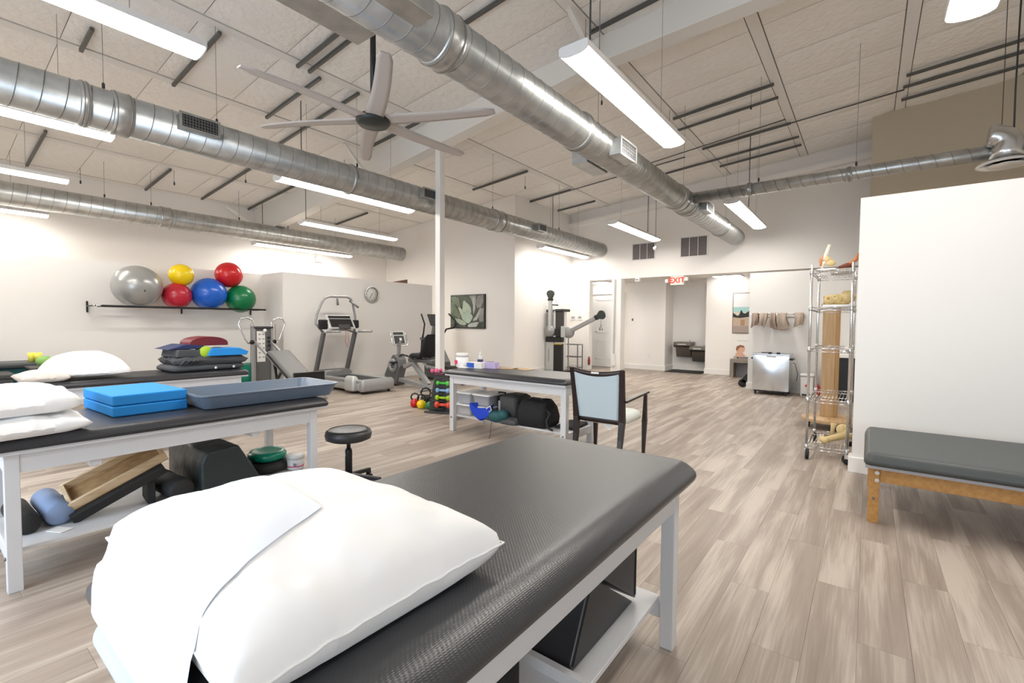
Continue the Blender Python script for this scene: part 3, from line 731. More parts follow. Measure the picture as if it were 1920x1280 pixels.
# ================================================================ SECOND TABLE (left)
T2 = treatment_table('white framed treatment table at the left carrying the blue foam pads and grey tray', -4.12, -3.26, .19, 1.98, top=.77, ch=.06, cush='vinyl2', soft=.05)
for i, (z0, h, lb, cs, sd) in enumerate(((.768, .11, 'lower of two stacked white pillows at the left table end', [(-3.27, .60), (-3.19, .12), (-3.95, .08), (-3.9, .55)], 1),
                                    (.874, .13, 'upper of two stacked white pillows at the left table end', [(-3.30, .57), (-3.22, .08), (-3.93, .06), (-3.88, .56)], 9))):
    solo('pillow', lb, 'pillow', pillow_mb(cs, z0, h, edge=.35, puff=.33, wr=.02, seed=sd), W['linen'])
fp = [(-3.564, .704), (-3.54, 1.10), (-4.13, 1.14), (-4.15, .74)]
for z0, lb, dx in ((.772, 'lower of two stacked bright blue foam balance pads', .0), (.838, 'upper of two stacked bright blue foam balance pads', -.004)):
    solo('foam_pad', lb, 'foam pad', MB().box(-.29, .29, -.195, .195, 0, .063), W['bluefoam'], (-3.845+dx, .92, z0), .05, bevel=.008)
# long grey plastic tray
ty = thing('tray', 'long slate grey plastic tray lying on the left table', 'tray', (-3.62, 1.62, .772), math.radians(88))
tm = loft(MB(), .98, .58, [(.07, .07, 0), (.05, .05, .004), (.012, .012, .085), (0, 0, .09), (0, 0, .098), (.02, .02, .098), (.026, .026, .09), (.075, .075, .014), (.09, .09, .012)], .07, smooth=False)
part('tray_shell', tm, W['tray'], ty)
for q in (-.2, .05, .25): part('rib', MB().box(q-.006, q+.006, -.18, .18, .012, .024), W['tray'], ty)
# lower shelf things
solo('foam_roller', 'black foam roller standing nearest the left table leg on the lower shelf', 'roller', MB().lathe([(.0001, -.20), (.048, -.20), (.056, -.19), (.056, .19), (.048, .20), (.0001, .20)], 24, ax='x'), W['rubber'], (-3.75, .37, .252), .03)
solo('foam_roller', 'pale blue grey foam roller beside the black roller on the left shelf', 'roller', MB().lathe([(.0001, -.20), (.055, -.20), (.063, -.19), (.063, .19), (.055, .20), (.0001, .20)], 24, ax='x'), W['rollblue'], (-3.78, .50, .260), .03)
solo('paper_slip', 'small white paper slip under the rollers on the left shelf', 'paper', MB().box(-.05, .05, -.03, .03, 0, .004), W['paper'], (-3.50, .49, .197), .5)
sbd = thing('slant_board', 'open pale wooden slant box leaning on a black slab under the left table', 'slant board', (-3.72, .56, .285), math.radians(-6))
Rm = Matrix.Rotation(math.radians(25), 4, 'X') @ Matrix.Rotation(math.radians(13), 4, 'Y'); mb = MB(); th = .02; w_, l_, h_ = .27, .50, .05
for a in ((-w_/2, -w_/2+th, 0, l_), (w_/2-th, w_/2, 0, l_), (-w_/2+th, w_/2-th, 0, th), (-w_/2+th, w_/2-th, l_-th, l_)): part('box_side', MB().box(a[0], a[1], a[2], a[3], 0, h_, Rm), W['slant'], sbd, bevel=.002)
part('box_floor', MB().box(-w_/2+.002, w_/2-.002, .002, l_-.002, -.004, .008, Rm), wood_mat('worn_box_floor', (.42, .26, .12), (.30, .17, .07)), sbd)
bw_ = thing('black_slab', 'black ribbed slab under the open wooden slant box on the left shelf', 'slab', (-3.70, .555, .233), math.radians(-6))
part('body', MB().box(-.145, .15, 0, .48, -.02, .035, Rm), W['rubber'], bw_, bevel=.006)
part('rest_leg', MB().box(-.10, .10, .36, .40, -.035, .12), W['rubber'], bw_, bevel=.004)
solo('foam_roller', 'short black roller lying right of the slant box on the left shelf', 'roller', MB().lathe([(.0001, -.14), (.06, -.14), (.07, -.13), (.07, .13), (.06, .14), (.0001, .14)], 24, ax='x'), W['rubber'], (-3.60, 1.05, .268), .08)
solo('foam_roller', 'second black roller tucked behind the short one on the left shelf', 'roller', MB().lathe([(.0001, -.12), (.05, -.12), (.06, -.11), (.06, .11), (.05, .12), (.0001, .12)], 24, ax='x'), W['rubber'], (-3.93, 1.06, .258), .08)
bs = thing('knee_bolster', 'large dark vinyl bolster block beneath the left table', 'bolster', (-3.82, 1.36, .197), .0)
part('body', MB().prism([(-.20, 0), (.17, 0), (.17, .05), (.03, .30), (-.17, .29), (-.20, .22)], -.26, .38, 'x'), mat('dark_teal_vinyl', (.022, .032, .034), .38, bump=(8, .5, .03)), bs, bevel=.02, seg=4)
bd = thing('balance_disc', 'black rubber balance disc under the green one on the left shelf', 'disc', (-3.70, 1.70, .197))
part('disc_body', MB().lathe([(.0001, 0), (.13, 0), (.16, .02), (.16, .055), (.13, .075), (.0001, .07)], 32), W['rubber'], bd)
gd = thing('balance_disc', 'translucent green balance disc stacked on the black disc', 'disc', (-3.705, 1.70, .273))
part('disc_body', MB().lathe([(.0001, 0), (.10, 0), (.135, .02), (.138, .05), (.12, .075), (.10, .07), (.06, .06), (.0001, .055)], 32), W['teal_g'], gd)
tb = thing('plastic_tub', 'small white tub with a red label beside the green disc', 'tub', (-3.55, 1.845, .197))
part('tub_body', MB().lathe([(.0001, 0), (.055, 0), (.06, .005), (.062, .085), (.0001, .085)], 28), W['tubwhite'], tb)
part('lid', MB().lathe([(.066, .085), (.067, .11), (.06, .115), (.0001, .115)], 28), W['whitem'], tb)
part('label_band', MB().lathe([(.0615, .025), (.0625, .025), (.063, .03), (.0622, .032)], 28), W['pink'], tb)
part('label_print', MB().box(.03, .055, -.063, -.058, .035, .06, Matrix.Rotation(.4, 4, 'Z')), W['gray'], tb)
# stool
st = thing('rolling_stool', 'round black rolling stool beside the left table', 'stool', (-3.31, 2.16, 0), .35)
part('seat', MB().lathe([(.0001, .40), (.14, .40), (.175, .415), (.182, .45), (.172, .478), (.13, .49), (.0001, .487)], 40), W['vinyl2'], st)
part('seat_piping', MB().lathe([(.150, .484), (.153, .490), (.158, .484)], 40, cap=False), W['black'], st)
part('piston', MB().lathe([(.016, .33), (.016, .40)], 14), W['blackm'], st)
cl_ = part('column', MB().lathe([(.028, .07), (.028, .31), (.024, .33)], 20), W['blackm'], st)
part('sticker', MB().box(-.012, .010, -.031, -.027, .27, .30, Matrix.Rotation(-.7, 4, 'Z')), W['paper'], cl_)
for k in range(5):
    a = 2*PI*k/5+.25; d = Vector((math.cos(a), math.sin(a), 0)); e = d*.25
    lg = part('leg', MB().beam((0, 0, .115), (e.x, e.y, .085), .034, .032).beam((e.x*.97, e.y*.97, .10), (e.x, e.y, .05), .034, .034), W['black'], st, bevel=.006)
    n_ = Vector((-d.y, d.x, 0)); cst = MB()
    for q in (-1, 1):
        c0 = e+n_*.015*q; cst.tube([(c0.x-n_.x*.008, c0.y-n_.y*.008, .026), (c0.x+n_.x*.008, c0.y+n_.y*.008, .026)], .025, 16)
    part('caster', cst, W['rubber'], lg)

# ================================================================ TABLE 3 (by the left wall) and stack
T3 = treatment_table('white framed treatment table nearest the left wall with the stack of pads', -6.72, -5.95, .66, 2.55, top=.77, ch=.065, cush='vinyl2', soft=.05, blocks=False)
solo('pillow', 'beige pillow under the white pillow on the far left table', 'pillow', pillow_mb([(-5.98, .95), (-5.97, .62), (-6.45, .60), (-6.45, .98)], .772, .10, edge=.4, wr=.012, seed=5), W['beigecloth'])
solo('pillow', 'puffy white pillow on the far left treatment table', 'pillow', pillow_mb([(-5.99, 1.42), (-6.02, .80), (-6.60, .78), (-6.55, 1.40)], .80, .235, edge=.12, puff=.5, wr=.012, seed=6), W['linen'])
pad = lambda w_, l_, h: loft(MB(), w_, l_, [(.03, 0), (.005, h*.2), (0, h*.5), (.006, h*.8), (.03, h), (.07, h*1.02)], .05)
fm = thing('folded_mat', 'lower grey folded cushion at the bottom of the pad stack', 'cushion', (-6.34, 2.16, .773), .05)
part('mat_body', loft(MB(), .50, .78, [(.04, 0), (.0, .02), (0, .05), (.03, .075)], .06), W['charc'], fm)
for q in (.05, .25): part('button', MB().lathe([(.016, 0), (.016, .01), (.0001, .012)], 12, o=(.24, q, .03), ax='x'), W['tubwhite'], fm)
solo('folded_mat', 'upper grey folded cushion with knotted ties in the pad stack', 'cushion', pillow_mb([(-6.08, 2.58), (-6.08, 1.80), (-6.56, 1.78), (-6.56, 2.58)], .845, .11, edge=.5, puff=.25, wr=.03, seed=11), W['charc'])
kn = MB()
for k in range(3): kn.tube([(-6.07-.01*k, 1.86+.05*k, .86), (-6.05, 1.9+.05*k, .91), (-6.07, 1.95+.05*k, .88)], .012, 6)
solo('cushion_ties', 'loose grey ties on the left end of the upper grey cushion', 'tie', kn, W['charc'])
solo('foam_wedge', 'grey foam wedge left of the lime roller in the pad stack', 'wedge', MB().prism([(-.16, 0), (.16, 0), (.09, .075), (-.14, .085)], -.2, .2, 'x'), W['charc'], (-6.33, 1.98, .94), .1, bevel=.01)
solo('foam_wedge', 'navy blue wedge cushion lying on the grey wedge', 'wedge', MB().prism([(-.22, 0), (.14, .0), (.14, .04), (-.04, .055)], -.2, .2, 'x'), W['navy'], (-6.38, 1.98, 1.027), .05, bevel=.006)
solo('foam_roller', 'lime green half roller under the maroon bolster in the pad stack', 'roller', MB().lathe([(.0001, -.16), (.06, -.16), (.065, -.15), (.065, .15), (.06, .16), (.0001, .16)], 24, ax='x'), W['lime'], (-6.27, 2.16, .99), -.15)
solo('half_bolster', 'maroon half round bolster on top of the pad stack', 'bolster', MB().prism([(-.20, 0), (.20, 0)]+[(.20*math.cos(a), .03+.075*math.sin(a)) for a in [PI*k/14 for k in range(15)]], -.17, .17, 'x', smooth=False), W['maroon'], (-6.37, 2.20, 1.062), .0, bevel=.006)
solo('foam_roller', 'grey half roller right of the maroon bolster in the pad stack', 'roller', MB().prism([(-.11, 0), (.11, 0)]+[(.11*math.cos(a), .07*math.sin(a)) for a in [PI*k/12 for k in range(13)]], -.15, .15, 'x'), W['gray'], (-6.46, 2.42, .955), .0, bevel=.004)
solo('foam_wedge', 'bright blue foam wedge at the right side of the pad stack', 'wedge', MB().prism([(-.22, 0), (.20, 0), (.22, .04), (.12, .085), (-.18, .085)], -.14, .14, 'x'), W['bluefoam'], (-6.20, 2.36, .945), -.05, bevel=.006)
# dark furniture at the far left edge
sf = thing('storage_box', 'dark grey storage box with a hinged lid at the left edge', 'box', (-8.9, .78, 0))
part('body', MB().box(-.30, .30, -.60, .05, 0, .60), W['darkcase'], sf, bevel=.01)
part('lid', MB().box(-.31, .31, -.62, .07, .60, .66), W['darkcase'], sf, bevel=.015)
sf = thing('storage_box', 'black woven bin holding the green ball at the left edge', 'box', (-8.75, 1.14, 0))
part('body', MB().box(-.25, .25, -.16, .14, 0, .70), W['nylon'], sf, bevel=.012)
part('rim', MB().box(-.26, .26, -.17, .15, .70, .73), W['darkcase'], sf, bevel=.008)
sf = thing('low_bench', 'low black padded bench between the storage boxes at the left edge', 'bench', (-9.52, .75, 0))
part('pad', MB().box(-.30, .25, -.9, .45, .68, .76), W['vinylg'], sf, bevel=.03)
part('base', MB().box(-.25, .2, -.85, .3, 0, .68), W['teal'], sf, bevel=.01)
for x, y, q in ((-8.95, .985, 'left'), (-8.90, 1.045, 'right')):
    solo('yellow_cup', q+' of two lemon yellow cups standing on the dark bench', 'cup', MB().lathe([(.0001, 0), (.032, 0), (.045, .125), (.041, .125), (.029, .006), (.0001, .006)], 20), W['yellowcup'], (x-.43, y+.10, .762))
solo('foam_ball', 'soft green ball resting in the black bin at the left edge', 'ball', MB().sph((0, 0, 0), .09, sc=(1, 1, .8)), W['leafgreen'], (-8.72, 1.13, .80))

# ================================================================ MIDDLE TABLE with supplies
T4 = treatment_table('white framed treatment table in the middle of the room carrying cleaning supplies', -4.20, -2.42, 4.07, 4.86, top=.775, ch=.06, long='x', cush='vinyl2', blocks=False, leg_in=.045, legsz=.065)
jar = thing('wipes_jar', 'tall white jar with a magenta label on the middle table', 'jar', (-4.20+.0, 4.42, .777))
part('jar_body', MB().lathe([(.0001, 0), (.075, 0), (.08, .01), (.08, .135), (.0001, .135)], 28), W['tubwhite'], jar)
part('lid', MB().lathe([(.083, .135), (.084, .175), (.07, .182), (.0001, .182)], 28), W['whitem'], jar)
part('label_patch', MB().lathe([(.0805, .04), (.0815, .04), (.0815, .09), (.0805, .09)], 6), W['tubwhite'], jar)
part('magenta_patch', MB().box(-.045, .02, -.086, -.076, .04, .09, Matrix.Rotation(-.35, 4, 'Z')), W['pink'], jar)
pb = thing('pump_bottle', 'clear pump bottle with a dark label behind the glove boxes', 'bottle', (-4.03, 4.58, .777))
part('bottle_body', MB().lathe([(.0001, 0), (.035, 0), (.037, .01), (.037, .12), (.015, .15), (.013, .165), (.0001, .165)], 20), W['clear'], pb)
part('dark_label', MB().lathe([(.0375, .02), (.038, .02), (.038, .10), (.0375, .10)], 20), W['navy'], pb)
part('pump', MB().lathe([(.014, .165), (.014, .18), (.005, .185), (.005, .205)], 12).box(-.03, .012, -.007, .007, .203, .212), W['whitem'], pb)
gb = thing('glove_box', 'small white and blue glove carton on the middle table', 'box', (-3.955, 4.42, .777), .12)
part('carton', MB().box(-.11, .11, -.05, .05, 0, .075), W['paper'], gb, bevel=.002)
part('blue_patch', MB().box(-.108, -.0, -.052, -.0495, .008, .068), W['cblue'], gb)
gb = thing('glove_box', 'violet tinted glove carton behind the blue one', 'box', (-3.80, 4.52, .777), .12)
part('carton', MB().box(-.10, .10, -.05, .05, 0, .08), W['purple'], gb, bevel=.002)
part('opening', MB().box(-.05, .05, -.02, .02, .0795, .082), W['ink'], gb)
for k, (x, y, r, q) in enumerate(((-3.62, 4.66, .3, 'left'), (-3.42, 4.70, -.2, 'right'))):
    solo('paper_sheet', q+' of two tan paper sheets spread on the middle table', 'paper', MB().box(-.13, .13, -.09, .09, 0, .002), W['kraft'], (x, y, .7775), r)
solo('paper_tray', 'small white paper dish between the jar and the glove boxes', 'paper', MB().box(-.07, .07, -.04, .04, 0, .012), W['paper'], (-4.09, 4.33, .777), .1, bevel=.003)
# shelf bins
def tubbox(label, loc, lidm='tubwhite', fill=None, w_=.27, l_=.30, h=.125, rz=.0):
    t = thing('storage_tub', label, 'tub', loc, rz, 'clear tubs on the middle shelf')
    part('tub_body', loft(MB(), w_, l_, [(.03, 0), (.02, .005), (.004, h), (.0, h), (.006, h), (.024, .01), (.03, .008)], .03, cap=True), W['clear'], t)
    if fill: part('contents', loft(MB(), w_-.07, l_-.07, [(.01, .012), (0, .05), (.01, h*.8)], .02), W[fill], t)
    part('lid', loft(MB(), w_+.02, l_+.02, [(0, h), (0, h+.012), (.012, h+.018), (.03, h+.016)], .035), W[lidm], t)
    return t
tubbox('clear tub with white lid, lower left of the four on the middle shelf', (-4.00, 4.36, .197), fill='tubwhite')
tubbox('clear tub of blue items, upper left of the four on the middle shelf', (-4.00, 4.36, .345), fill='rollblue')
tubbox('clear tub, lower right of the four behind the blue bag', (-3.70, 4.36, .197), fill='tubwhite')
tubbox('clear tub of pinkish items, upper right of the four on the middle shelf', (-3.70, 4.36, .345), fill='beigecloth')
tubbox('clear tub of lime items at the back of the middle shelf', (-3.68, 4.62, .345), fill='lime', l_=.18)
bb_ = thing('blue_bag', 'royal blue open bag drooping in front of the clear tubs', 'bag', (-3.62, 4.15, .197))
def bagf(u, v):
    a = PI*(1+u); r_ = .17*(1-.25*v); sag = .0
    return Vector((r_*math.cos(a)*1.0, -.03+.10*v, .19+r_*math.sin(a)*(1.0+.1*v)+.02*math.sin(u*9)))
m = MB(); m.grid(bagf, 24, 8); m.prism([(.17*math.cos(PI*(1+k/16)), .19+.17*math.sin(PI*(1+k/16))) for k in range(17)]+[(.08, .16), (-.06, .14)], -.035, -.028)
part('bag_body', m, W['bagblue'], bb_)
part('drawstring', MB().tube([(.10, -.04, .15), (.13, -.05, .17), (.16, -.04, .19), (.19, -.05, .15), (.15, -.045, .12)], .007, 6), W['whitem'], bb_)
cs_ = thing('carry_case', 'charcoal hard case with a handle on the middle shelf', 'case', (-3.325, 4.42, .197), .0)
part('case_body', loft(MB(), .27, .34, [(.02, 0), (0, .03), (0, .28), (.04, .31)], .06), W['darkcase'], cs_)
part('case_strap', MB().box(-.125, -.09, -.176, -.16, .02, .24), W['gray'], cs_, bevel=.004)
cs_ = thing('carry_case', 'black case with a grab handle behind the blue bag', 'case', (-3.53, 4.52, .197), .02)
part('case_body', loft(MB(), .13, .30, [(.02, 0), (0, .03), (0, .25), (.03, .27)], .05), W['nylon'], cs_)
part('handle', MB().tube([(-.05, -.10, .26), (-.05, -.10, .31), (.05, -.10, .31), (.05, -.10, .26)], .010, 8), W['black'], cs_)
solo('cloth_bundle', 'rolled dark teal cloth bundle before the charcoal case', 'bundle', MB().sph((0, 0, .07), .07, sc=(1.9, .9, 1)).sph((.1, .02, .09), .065, sc=(1.2, 1, 1)), W['teal'], (-3.42, 4.16, .197), -.1)
solo('loose_strap', 'thin cord hanging from the middle shelf edge', 'strap', MB().tube([(-3.44, 4.12, .22), (-3.42, 4.08, .17), (-3.425, 4.075, .08), (-3.43, 4.06, .02)], .004, 6), W['brown'])
solo('flat_bag', 'flat black cloth bag between the teal bundle and the duffel', 'bag', pillow_mb([(-3.10, 4.12), (-3.10, 4.32), (-3.36, 4.34), (-3.36, 4.12)], .197, .07, wr=.02, seed=2), W['charc'])
db_ = thing('duffel_bag', 'black duffel bag on the right of the middle shelf', 'bag', (-2.96, 4.36, .197), .06)
def lump(w_, l_, h, seed):
    m = loft(MB(), w_, l_, [(.03, 0), (0, .03), (-.01, h*.4), (.01, h*.75), (.05, h*.95), (.10, h)], .09, n=8)
    m.v = [(x+.02*noise.noise(Vector((x*8+seed, y*8, z*8))), y+.02*noise.noise(Vector((x*8, y*8+seed, z*8))), z+(.03*noise.noise(Vector((x*7, y*7, seed))) if z > .05 else 0)) for x, y, z in m.v]
    return m
part('bag_body', lump(.42, .36, .29, 4), W['nylon'], db_)
part('shoulder_strap', MB().tube([(.19, -.15, .22), (.25, -.17, .18), (.22, -.19, .10), (.24, -.2, .03), (.30, -.19, .01)], .012, 6), W['black'], db_)
part('grab_handle', MB().tube([(-.08, -.05, .28), (-.04, -.06, .315), (.06, -.06, .315), (.10, -.05, .28)], .011, 6), W['black'], db_)
solo('floor_pad', 'flat black pad at the right end of the middle shelf', 'pad', MB().box(-.12, .12, -.20, .20, 0, .03), W['nylon'], (-2.62, 4.55, .197), .1, bevel=.01)

# armchair
ch = thing('armchair', 'dark wood armchair with pale blue back and cream seat', 'chair', (-2.07, 4.10, 0), math.radians(2))
def taper(pts, ws):
    m = MB(); vs = []; fs = []
    for (x, y, z), w_ in zip(pts, ws):
        vs += [(x-w_, y-w_, z), (x+w_, y-w_, z), (x+w_, y+w_, z), (x-w_, y+w_, z)]
    for i in range(len(pts)-1):
        for k in range(4): fs.append((i*4+k, i*4+(k+1) % 4, i*4+4+(k+1) % 4, i*4+4+k))
    fs += [(3, 2, 1, 0), tuple(len(vs)-4+k for k in range(4))]
    return m.add(vs, fs)
for sx in (-1, 1):
    part('rear_leg', taper([(sx*.235, -.06, 0), (sx*.235, -.01, .25), (sx*.24, .01, .42)], [.017, .024, .027]), W['espresso'], ch, bevel=.003)
    part('back_post', taper([(sx*.24, .01, .42), (sx*.245, -.01, .62), (sx*.262, -.06, .92)], [.028, .025, .020]), W['espresso'], ch, bevel=.003)
    part('front_leg', taper([(sx*.27, .52, 0), (sx*.275, .53, .37)], [.014, .024]), W['espresso'], ch, bevel=.003)
    part('arm_post', taper([(sx*.275, .53, .37), (sx*.28, .53, .63)], [.022, .015]), W['espresso'], ch, bevel=.003)
    part('armrest', MB().beam((sx*.27, .0, .615), (sx*.285, .58, .648), .045, .022), W['espresso'], ch, bevel=.006)
def rail(z0, h, dip):
    def f(u, v):
        x = (u-.5)*.53; q = 1-(2*u-1)**2
        return Vector((x*(1 if z0 > .6 else .93), -.012-(.055 if z0 > .6 else -.028)-.0*q, z0+h*v-dip*q))
    m = MB(); m.grid(f, 14, 1); m.grid(lambda u, v: f(u, v)+Vector((0, .03, 0)), 14, 1)
    m.grid(lambda u, v: f(u, 1)+Vector((0, .03*v, 0)), 14, 1); m.grid(lambda u, v: f(u, 0)+Vector((0, .03*v, 0)), 14, 1); return m
part('top_rail', rail(.87, .055, .035), W['espresso'], ch)
part('lower_rail', rail(.385, .055, .0), W['espresso'], ch)
def bkf(o_):
    def f(u, v):
        x = (u-.5)*(.42+.045*v); q = 1-(2*u-1)**2; return Vector((x, .016-.075*v+o_, .43+v*.45-.035*q*v))
    return f
m = MB(); m.grid(bkf(-.014), 12, 12); m.grid(bkf(.03), 12, 12)
for uu_ in (0, 1): m.grid(lambda u, v: bkf(-.014+.044*v)(uu_, u), 12, 1)
part('back_panel', m, W['icefab'], ch, 'pale blue upholstered back')
part('name_plate', MB().box(-.045, .035, -.083, -.078, .872, .888), W['whitem'], ch)
part('seat', loft(MB(), .50, .50, [(.03, .37), (.0, .385), (-.005, .42), (.01, .455), (.05, .475), (.12, .48)], .07, o=(0, .28, 0)), W['cream'], ch, 'cream vinyl seat')
part('care_label', MB().box(-.16, -.07, .08, .083, .31, .37, Matrix.Rotation(.5, 4, 'Y')), W['paper'], ch)

# ================================================================ LOW WOODEN TABLE (right)
T5 = treatment_table('low honey oak mat table with grey black cushion by the right partition', .0, 1.95, 3.95, 5.04, top=.49, frame='oak', cush='vinylg', ch=.085, long='x', shelf=False, blocks=False, name='mat_table', leg_in=.03, legsz=.06, soft=.035)
part('top_panel_edge', MB().box(-.965, .965, -.535, .535, .385, .404), W['gray'], T5)
for z in (.355, .305): part('screw_cap', MB().lathe([(.013, -.004), (.013, 0)], 12, o=(-.90, -.513, z), ax='y'), W['silverl'], T5)

# ================================================================ EXERCISE BALLS ON THEIR RACK
rk = thing('ball_rack', 'long black wall rack holding the exercise balls', 'rack', (-10.0, 0, 1.58))
for x, z in ((.22, .0), (.52, .0)): part('rail', MB().tube([(x, 1.88, z), (x, 4.36, z)], .016, 10), W['blackm'], rk)
for y in (1.80, 3.1, 4.30): part('bracket', MB().beam((-.01, y, .0), (.53, y, 0), .02, .02).beam((-.01, y, -.10), (.0, y, .08), .03, .02), W['blackm'], rk)
part('rail_tip', MB().tube([(.52, 1.80, 0), (.52, 1.88, 0)], .010, 8).sph((.52, 1.79, 0), .016, 8, 6), W['steel'], rk)
def ball(nm, label, c, r, m, sc=(1, 1, 1)):
    t = solo('exercise_ball', label, 'ball', MB().sph((0, 0, 0), r, 40, 24, sc), W[m], c, group='exercise balls on the wall rack')
    return t
BX = -9.63
sb = ball('', 'largest exercise ball, pearl grey, at the left of the wall rack', (BX+.02, 2.36, 1.915), .345, 'pearl', (1, 1, .98))
part('print_mark', MB().beam((.325, -.03, .03), (.338, .02, -.10), .004, .016), W['darkcase'], sb)
ball('', 'crimson exercise ball on the rack below the yellow ball', (BX, 2.92, 1.79), .225, 'crimson')
ball('', 'royal blue exercise ball in the middle of the rack', (BX, 3.42, 1.85), .29, 'blue')
ball('', 'green exercise ball at the right end of the rack', (BX, 3.96, 1.78), .262, 'green')
ball('', 'small yellow exercise ball resting on the crimson and grey balls', (BX+.02, 2.985, 2.155), .19, 'yellow')
ball('', 'bright red exercise ball perched on the blue and green balls', (BX, 3.76, 2.225), .235, 'red')
solo('exercise_ball', 'teal green exercise ball on the floor behind the incline trainer', 'ball', MB().sph((0, 0, 0), .27, 32, 20), W['teal_g'], (-9.72, 4.12, .27))
pn_ = thing('ball_tray', 'low black ring on the floor under the teal green ball', 'ring', (-9.72, 4.12, 0)); bpy.data.objects.remove(pn_)

# ================================================================ WALL CLOCK AND PICTURES
ck = thing('wall_clock', 'round white wall clock with a silver rim above the treadmill', 'clock', (-9.19, 6.62, 1.99))
part('rim', MB().lathe([(.165, 0), (.185, .0), (.188, .03), (.178, .045), (.165, .03), (.165, 0)], 40, ax='x', cap=False), W['steel'], ck)
part('face', MB().lathe([(.0001, .002), (.166, .002), (.166, .012), (.0001, .012)], 40, ax='x'), W['paper'], ck)
for k in range(1, 13):
    a = PI/2-2*PI*k/12
    lettering('numeral', str(k), .036, W['ink'], ck, (.0135, .135*math.cos(a), .135*math.sin(a)), (PI/2, 0, PI/2), .0005)
part('hour_hand', MB().beam((.016, .02, .03), (.016, -.045, -.065), .002, .010), W['ink'], ck)
part('minute_hand', MB().beam((.019, .02, .04), (.019, -.07, -.105), .002, .006), W['ink'], ck)

ag = thing('framed_picture', 'square framed print of a grey green succulent on the rear wall', 'picture', (-8.80, 9.5, 1.665))
A2 = .64; AH = .465
part('frame', MB().box(-A2, A2, -.045, 0, -AH, AH), W['black'], ag)
def poly(mb, pts, y): # polygon on the print, coordinates 0..1 from the top left
    vs = [(-A2*.97+u*2*A2*.965, y, AH*.975-v*2*AH*.965) for u, v in pts]
    mb.add(vs, [tuple(range(len(vs)))])
prm = lambda n_, c, d: mat(n_, c, .6, var=(3.0, d))
pb_ = MB(); poly(pb_, [(0, 1), (1, 1), (1, 0), (0, 0)], -.047)
part('print', pb_, prm('print_ground', (.045, .055, .04), (.11, .12, .10)), ag)
LV = [([(.0, .05), (.13, .03), (.24, .10), (.30, .35), (.30, .48), (.16, .30), (.05, .25)], 'a'), ([(.30, .03), (.50, .02), (.60, .18), (.58, .34), (.44, .18), (.37, .22), (.36, .36), (.30, .28)], 'b'),
      ([(.55, .02), (.76, .02), (.78, .2), (.72, .36), (.66, .28), (.62, .14)], 'c'), ([(.82, .04), (.97, .0), (.98, .2), (.90, .38), (.80, .40), (.76, .30)], 'c'),
      ([(.0, .20), (.12, .30), (.22, .45), (.30, .66), (.28, .72), (.12, .64), (.0, .56)], 'a'), ([(.02, .55), (.14, .66), (.30, .74), (.1, .9), (.0, .9)], 'b'),
      ([(.92, .42), (.99, .40), (.99, .8), (.88, .84), (.84, .70)], 'c'), ([(.38, .20), (.42, .16), (.46, .21), (.56, .30), (.62, .40), (.63, .54), (.52, .60), (.42, .54), (.36, .45)], 'l'),
      ([(.66, .08), (.72, .08), (.745, .30), (.75, .42), (.70, .60), (.68, .48), (.68, .30)], 'm'), ([(.86, .46), (.90, .38), (.915, .44), (.86, .62), (.80, .76), (.68, .80), (.69, .74), (.76, .66)], 'm'),
      ([(.22, .37), (.30, .39), (.38, .48), (.43, .57), (.35, .66), (.30, .60), (.27, .50)], 'l'), ([(.13, .72), (.28, .73), (.40, .80), (.49, .88), (.42, .93), (.28, .90), (.20, .83)], 'l'),
      ([(.34, .62), (.42, .56), (.55, .54), (.64, .59), (.68, .67), (.62, .80), (.56, .87), (.48, .85), (.38, .77), (.33, .68)], 'h'), ([(.53, .92), (.62, .86), (.78, .83), (.86, .83), (.78, .97), (.54, .985)], 'm')]
pmt = {'a': prm('leaf_print_dark', (.14, .18, .125), (.22, .27, .20)), 'b': prm('leaf_print_shadow', (.08, .10, .07), (.13, .16, .115)), 'c': prm('leaf_print_grey', (.20, .20, .19), (.32, .31, .30)),
       'l': prm('leaf_print_light', (.47, .55, .44), (.36, .43, .34)), 'm': prm('leaf_print_pale', (.50, .52, .49), (.40, .43, .39)), 'h': prm('leaf_print_heart', (.46, .56, .47), (.36, .46, .38))}
for k, (pp, c) in enumerate(LV):
    m = MB(); poly(m, pp, -.0485-.0006*k); part('printed_leaf', m, pmt[c], ag)

sp_ = thing('framed_picture', 'tall framed beach print with dark rocks in the corridor', 'picture', (-2.45, 13.42, 1.66))
part('frame', MB().box(-.43, .43, -.03, 0, -.53, .53), W['brown'], sp_)
def band(z0, z1, m, y=-.032): part('print_band', MB().box(-.415, .415, y-.001, y, z0, z1), m, sp_)
band(.16, .515, mat('print_sky', (.82, .83, .84), .6)); band(.02, .16, mat('print_sea', (.38, .62, .60), .6)); band(-.12, .02, mat('print_sand_light', (.70, .60, .48), .6))
band(-.34, -.12, mat('print_sand', (.52, .40, .30), .6)); band(-.515, -.34, mat('print_foreshore', (.38, .31, .27), .6))
m = MB(); rk_ = [(-.415, -.11), (-.415, .01), (-.36, -.03), (-.31, -.07), (-.27, -.05), (-.22, .09), (-.17, .0), (-.12, -.01), (-.04, .05), (.05, .09), (.2, .12), (.415, .10), (.415, -.10), (.1, -.09), (-.1, -.11), (-.25, -.13)]
m.prism(rk_, -.0345, -.0335); part('printed_rocks', m, mat('print_rocks', (.03, .035, .035), .7), sp_)
rfm = mat('print_reflection', (.40, .26, .17), .7)
part('printed_reflection', MB().box(-.23, -.13, -.0345, -.0335, -.33, -.17), rfm, sp_); part('printed_reflection', MB().box(.0, .2, -.0345, -.0335, -.30, -.15), rfm, sp_)

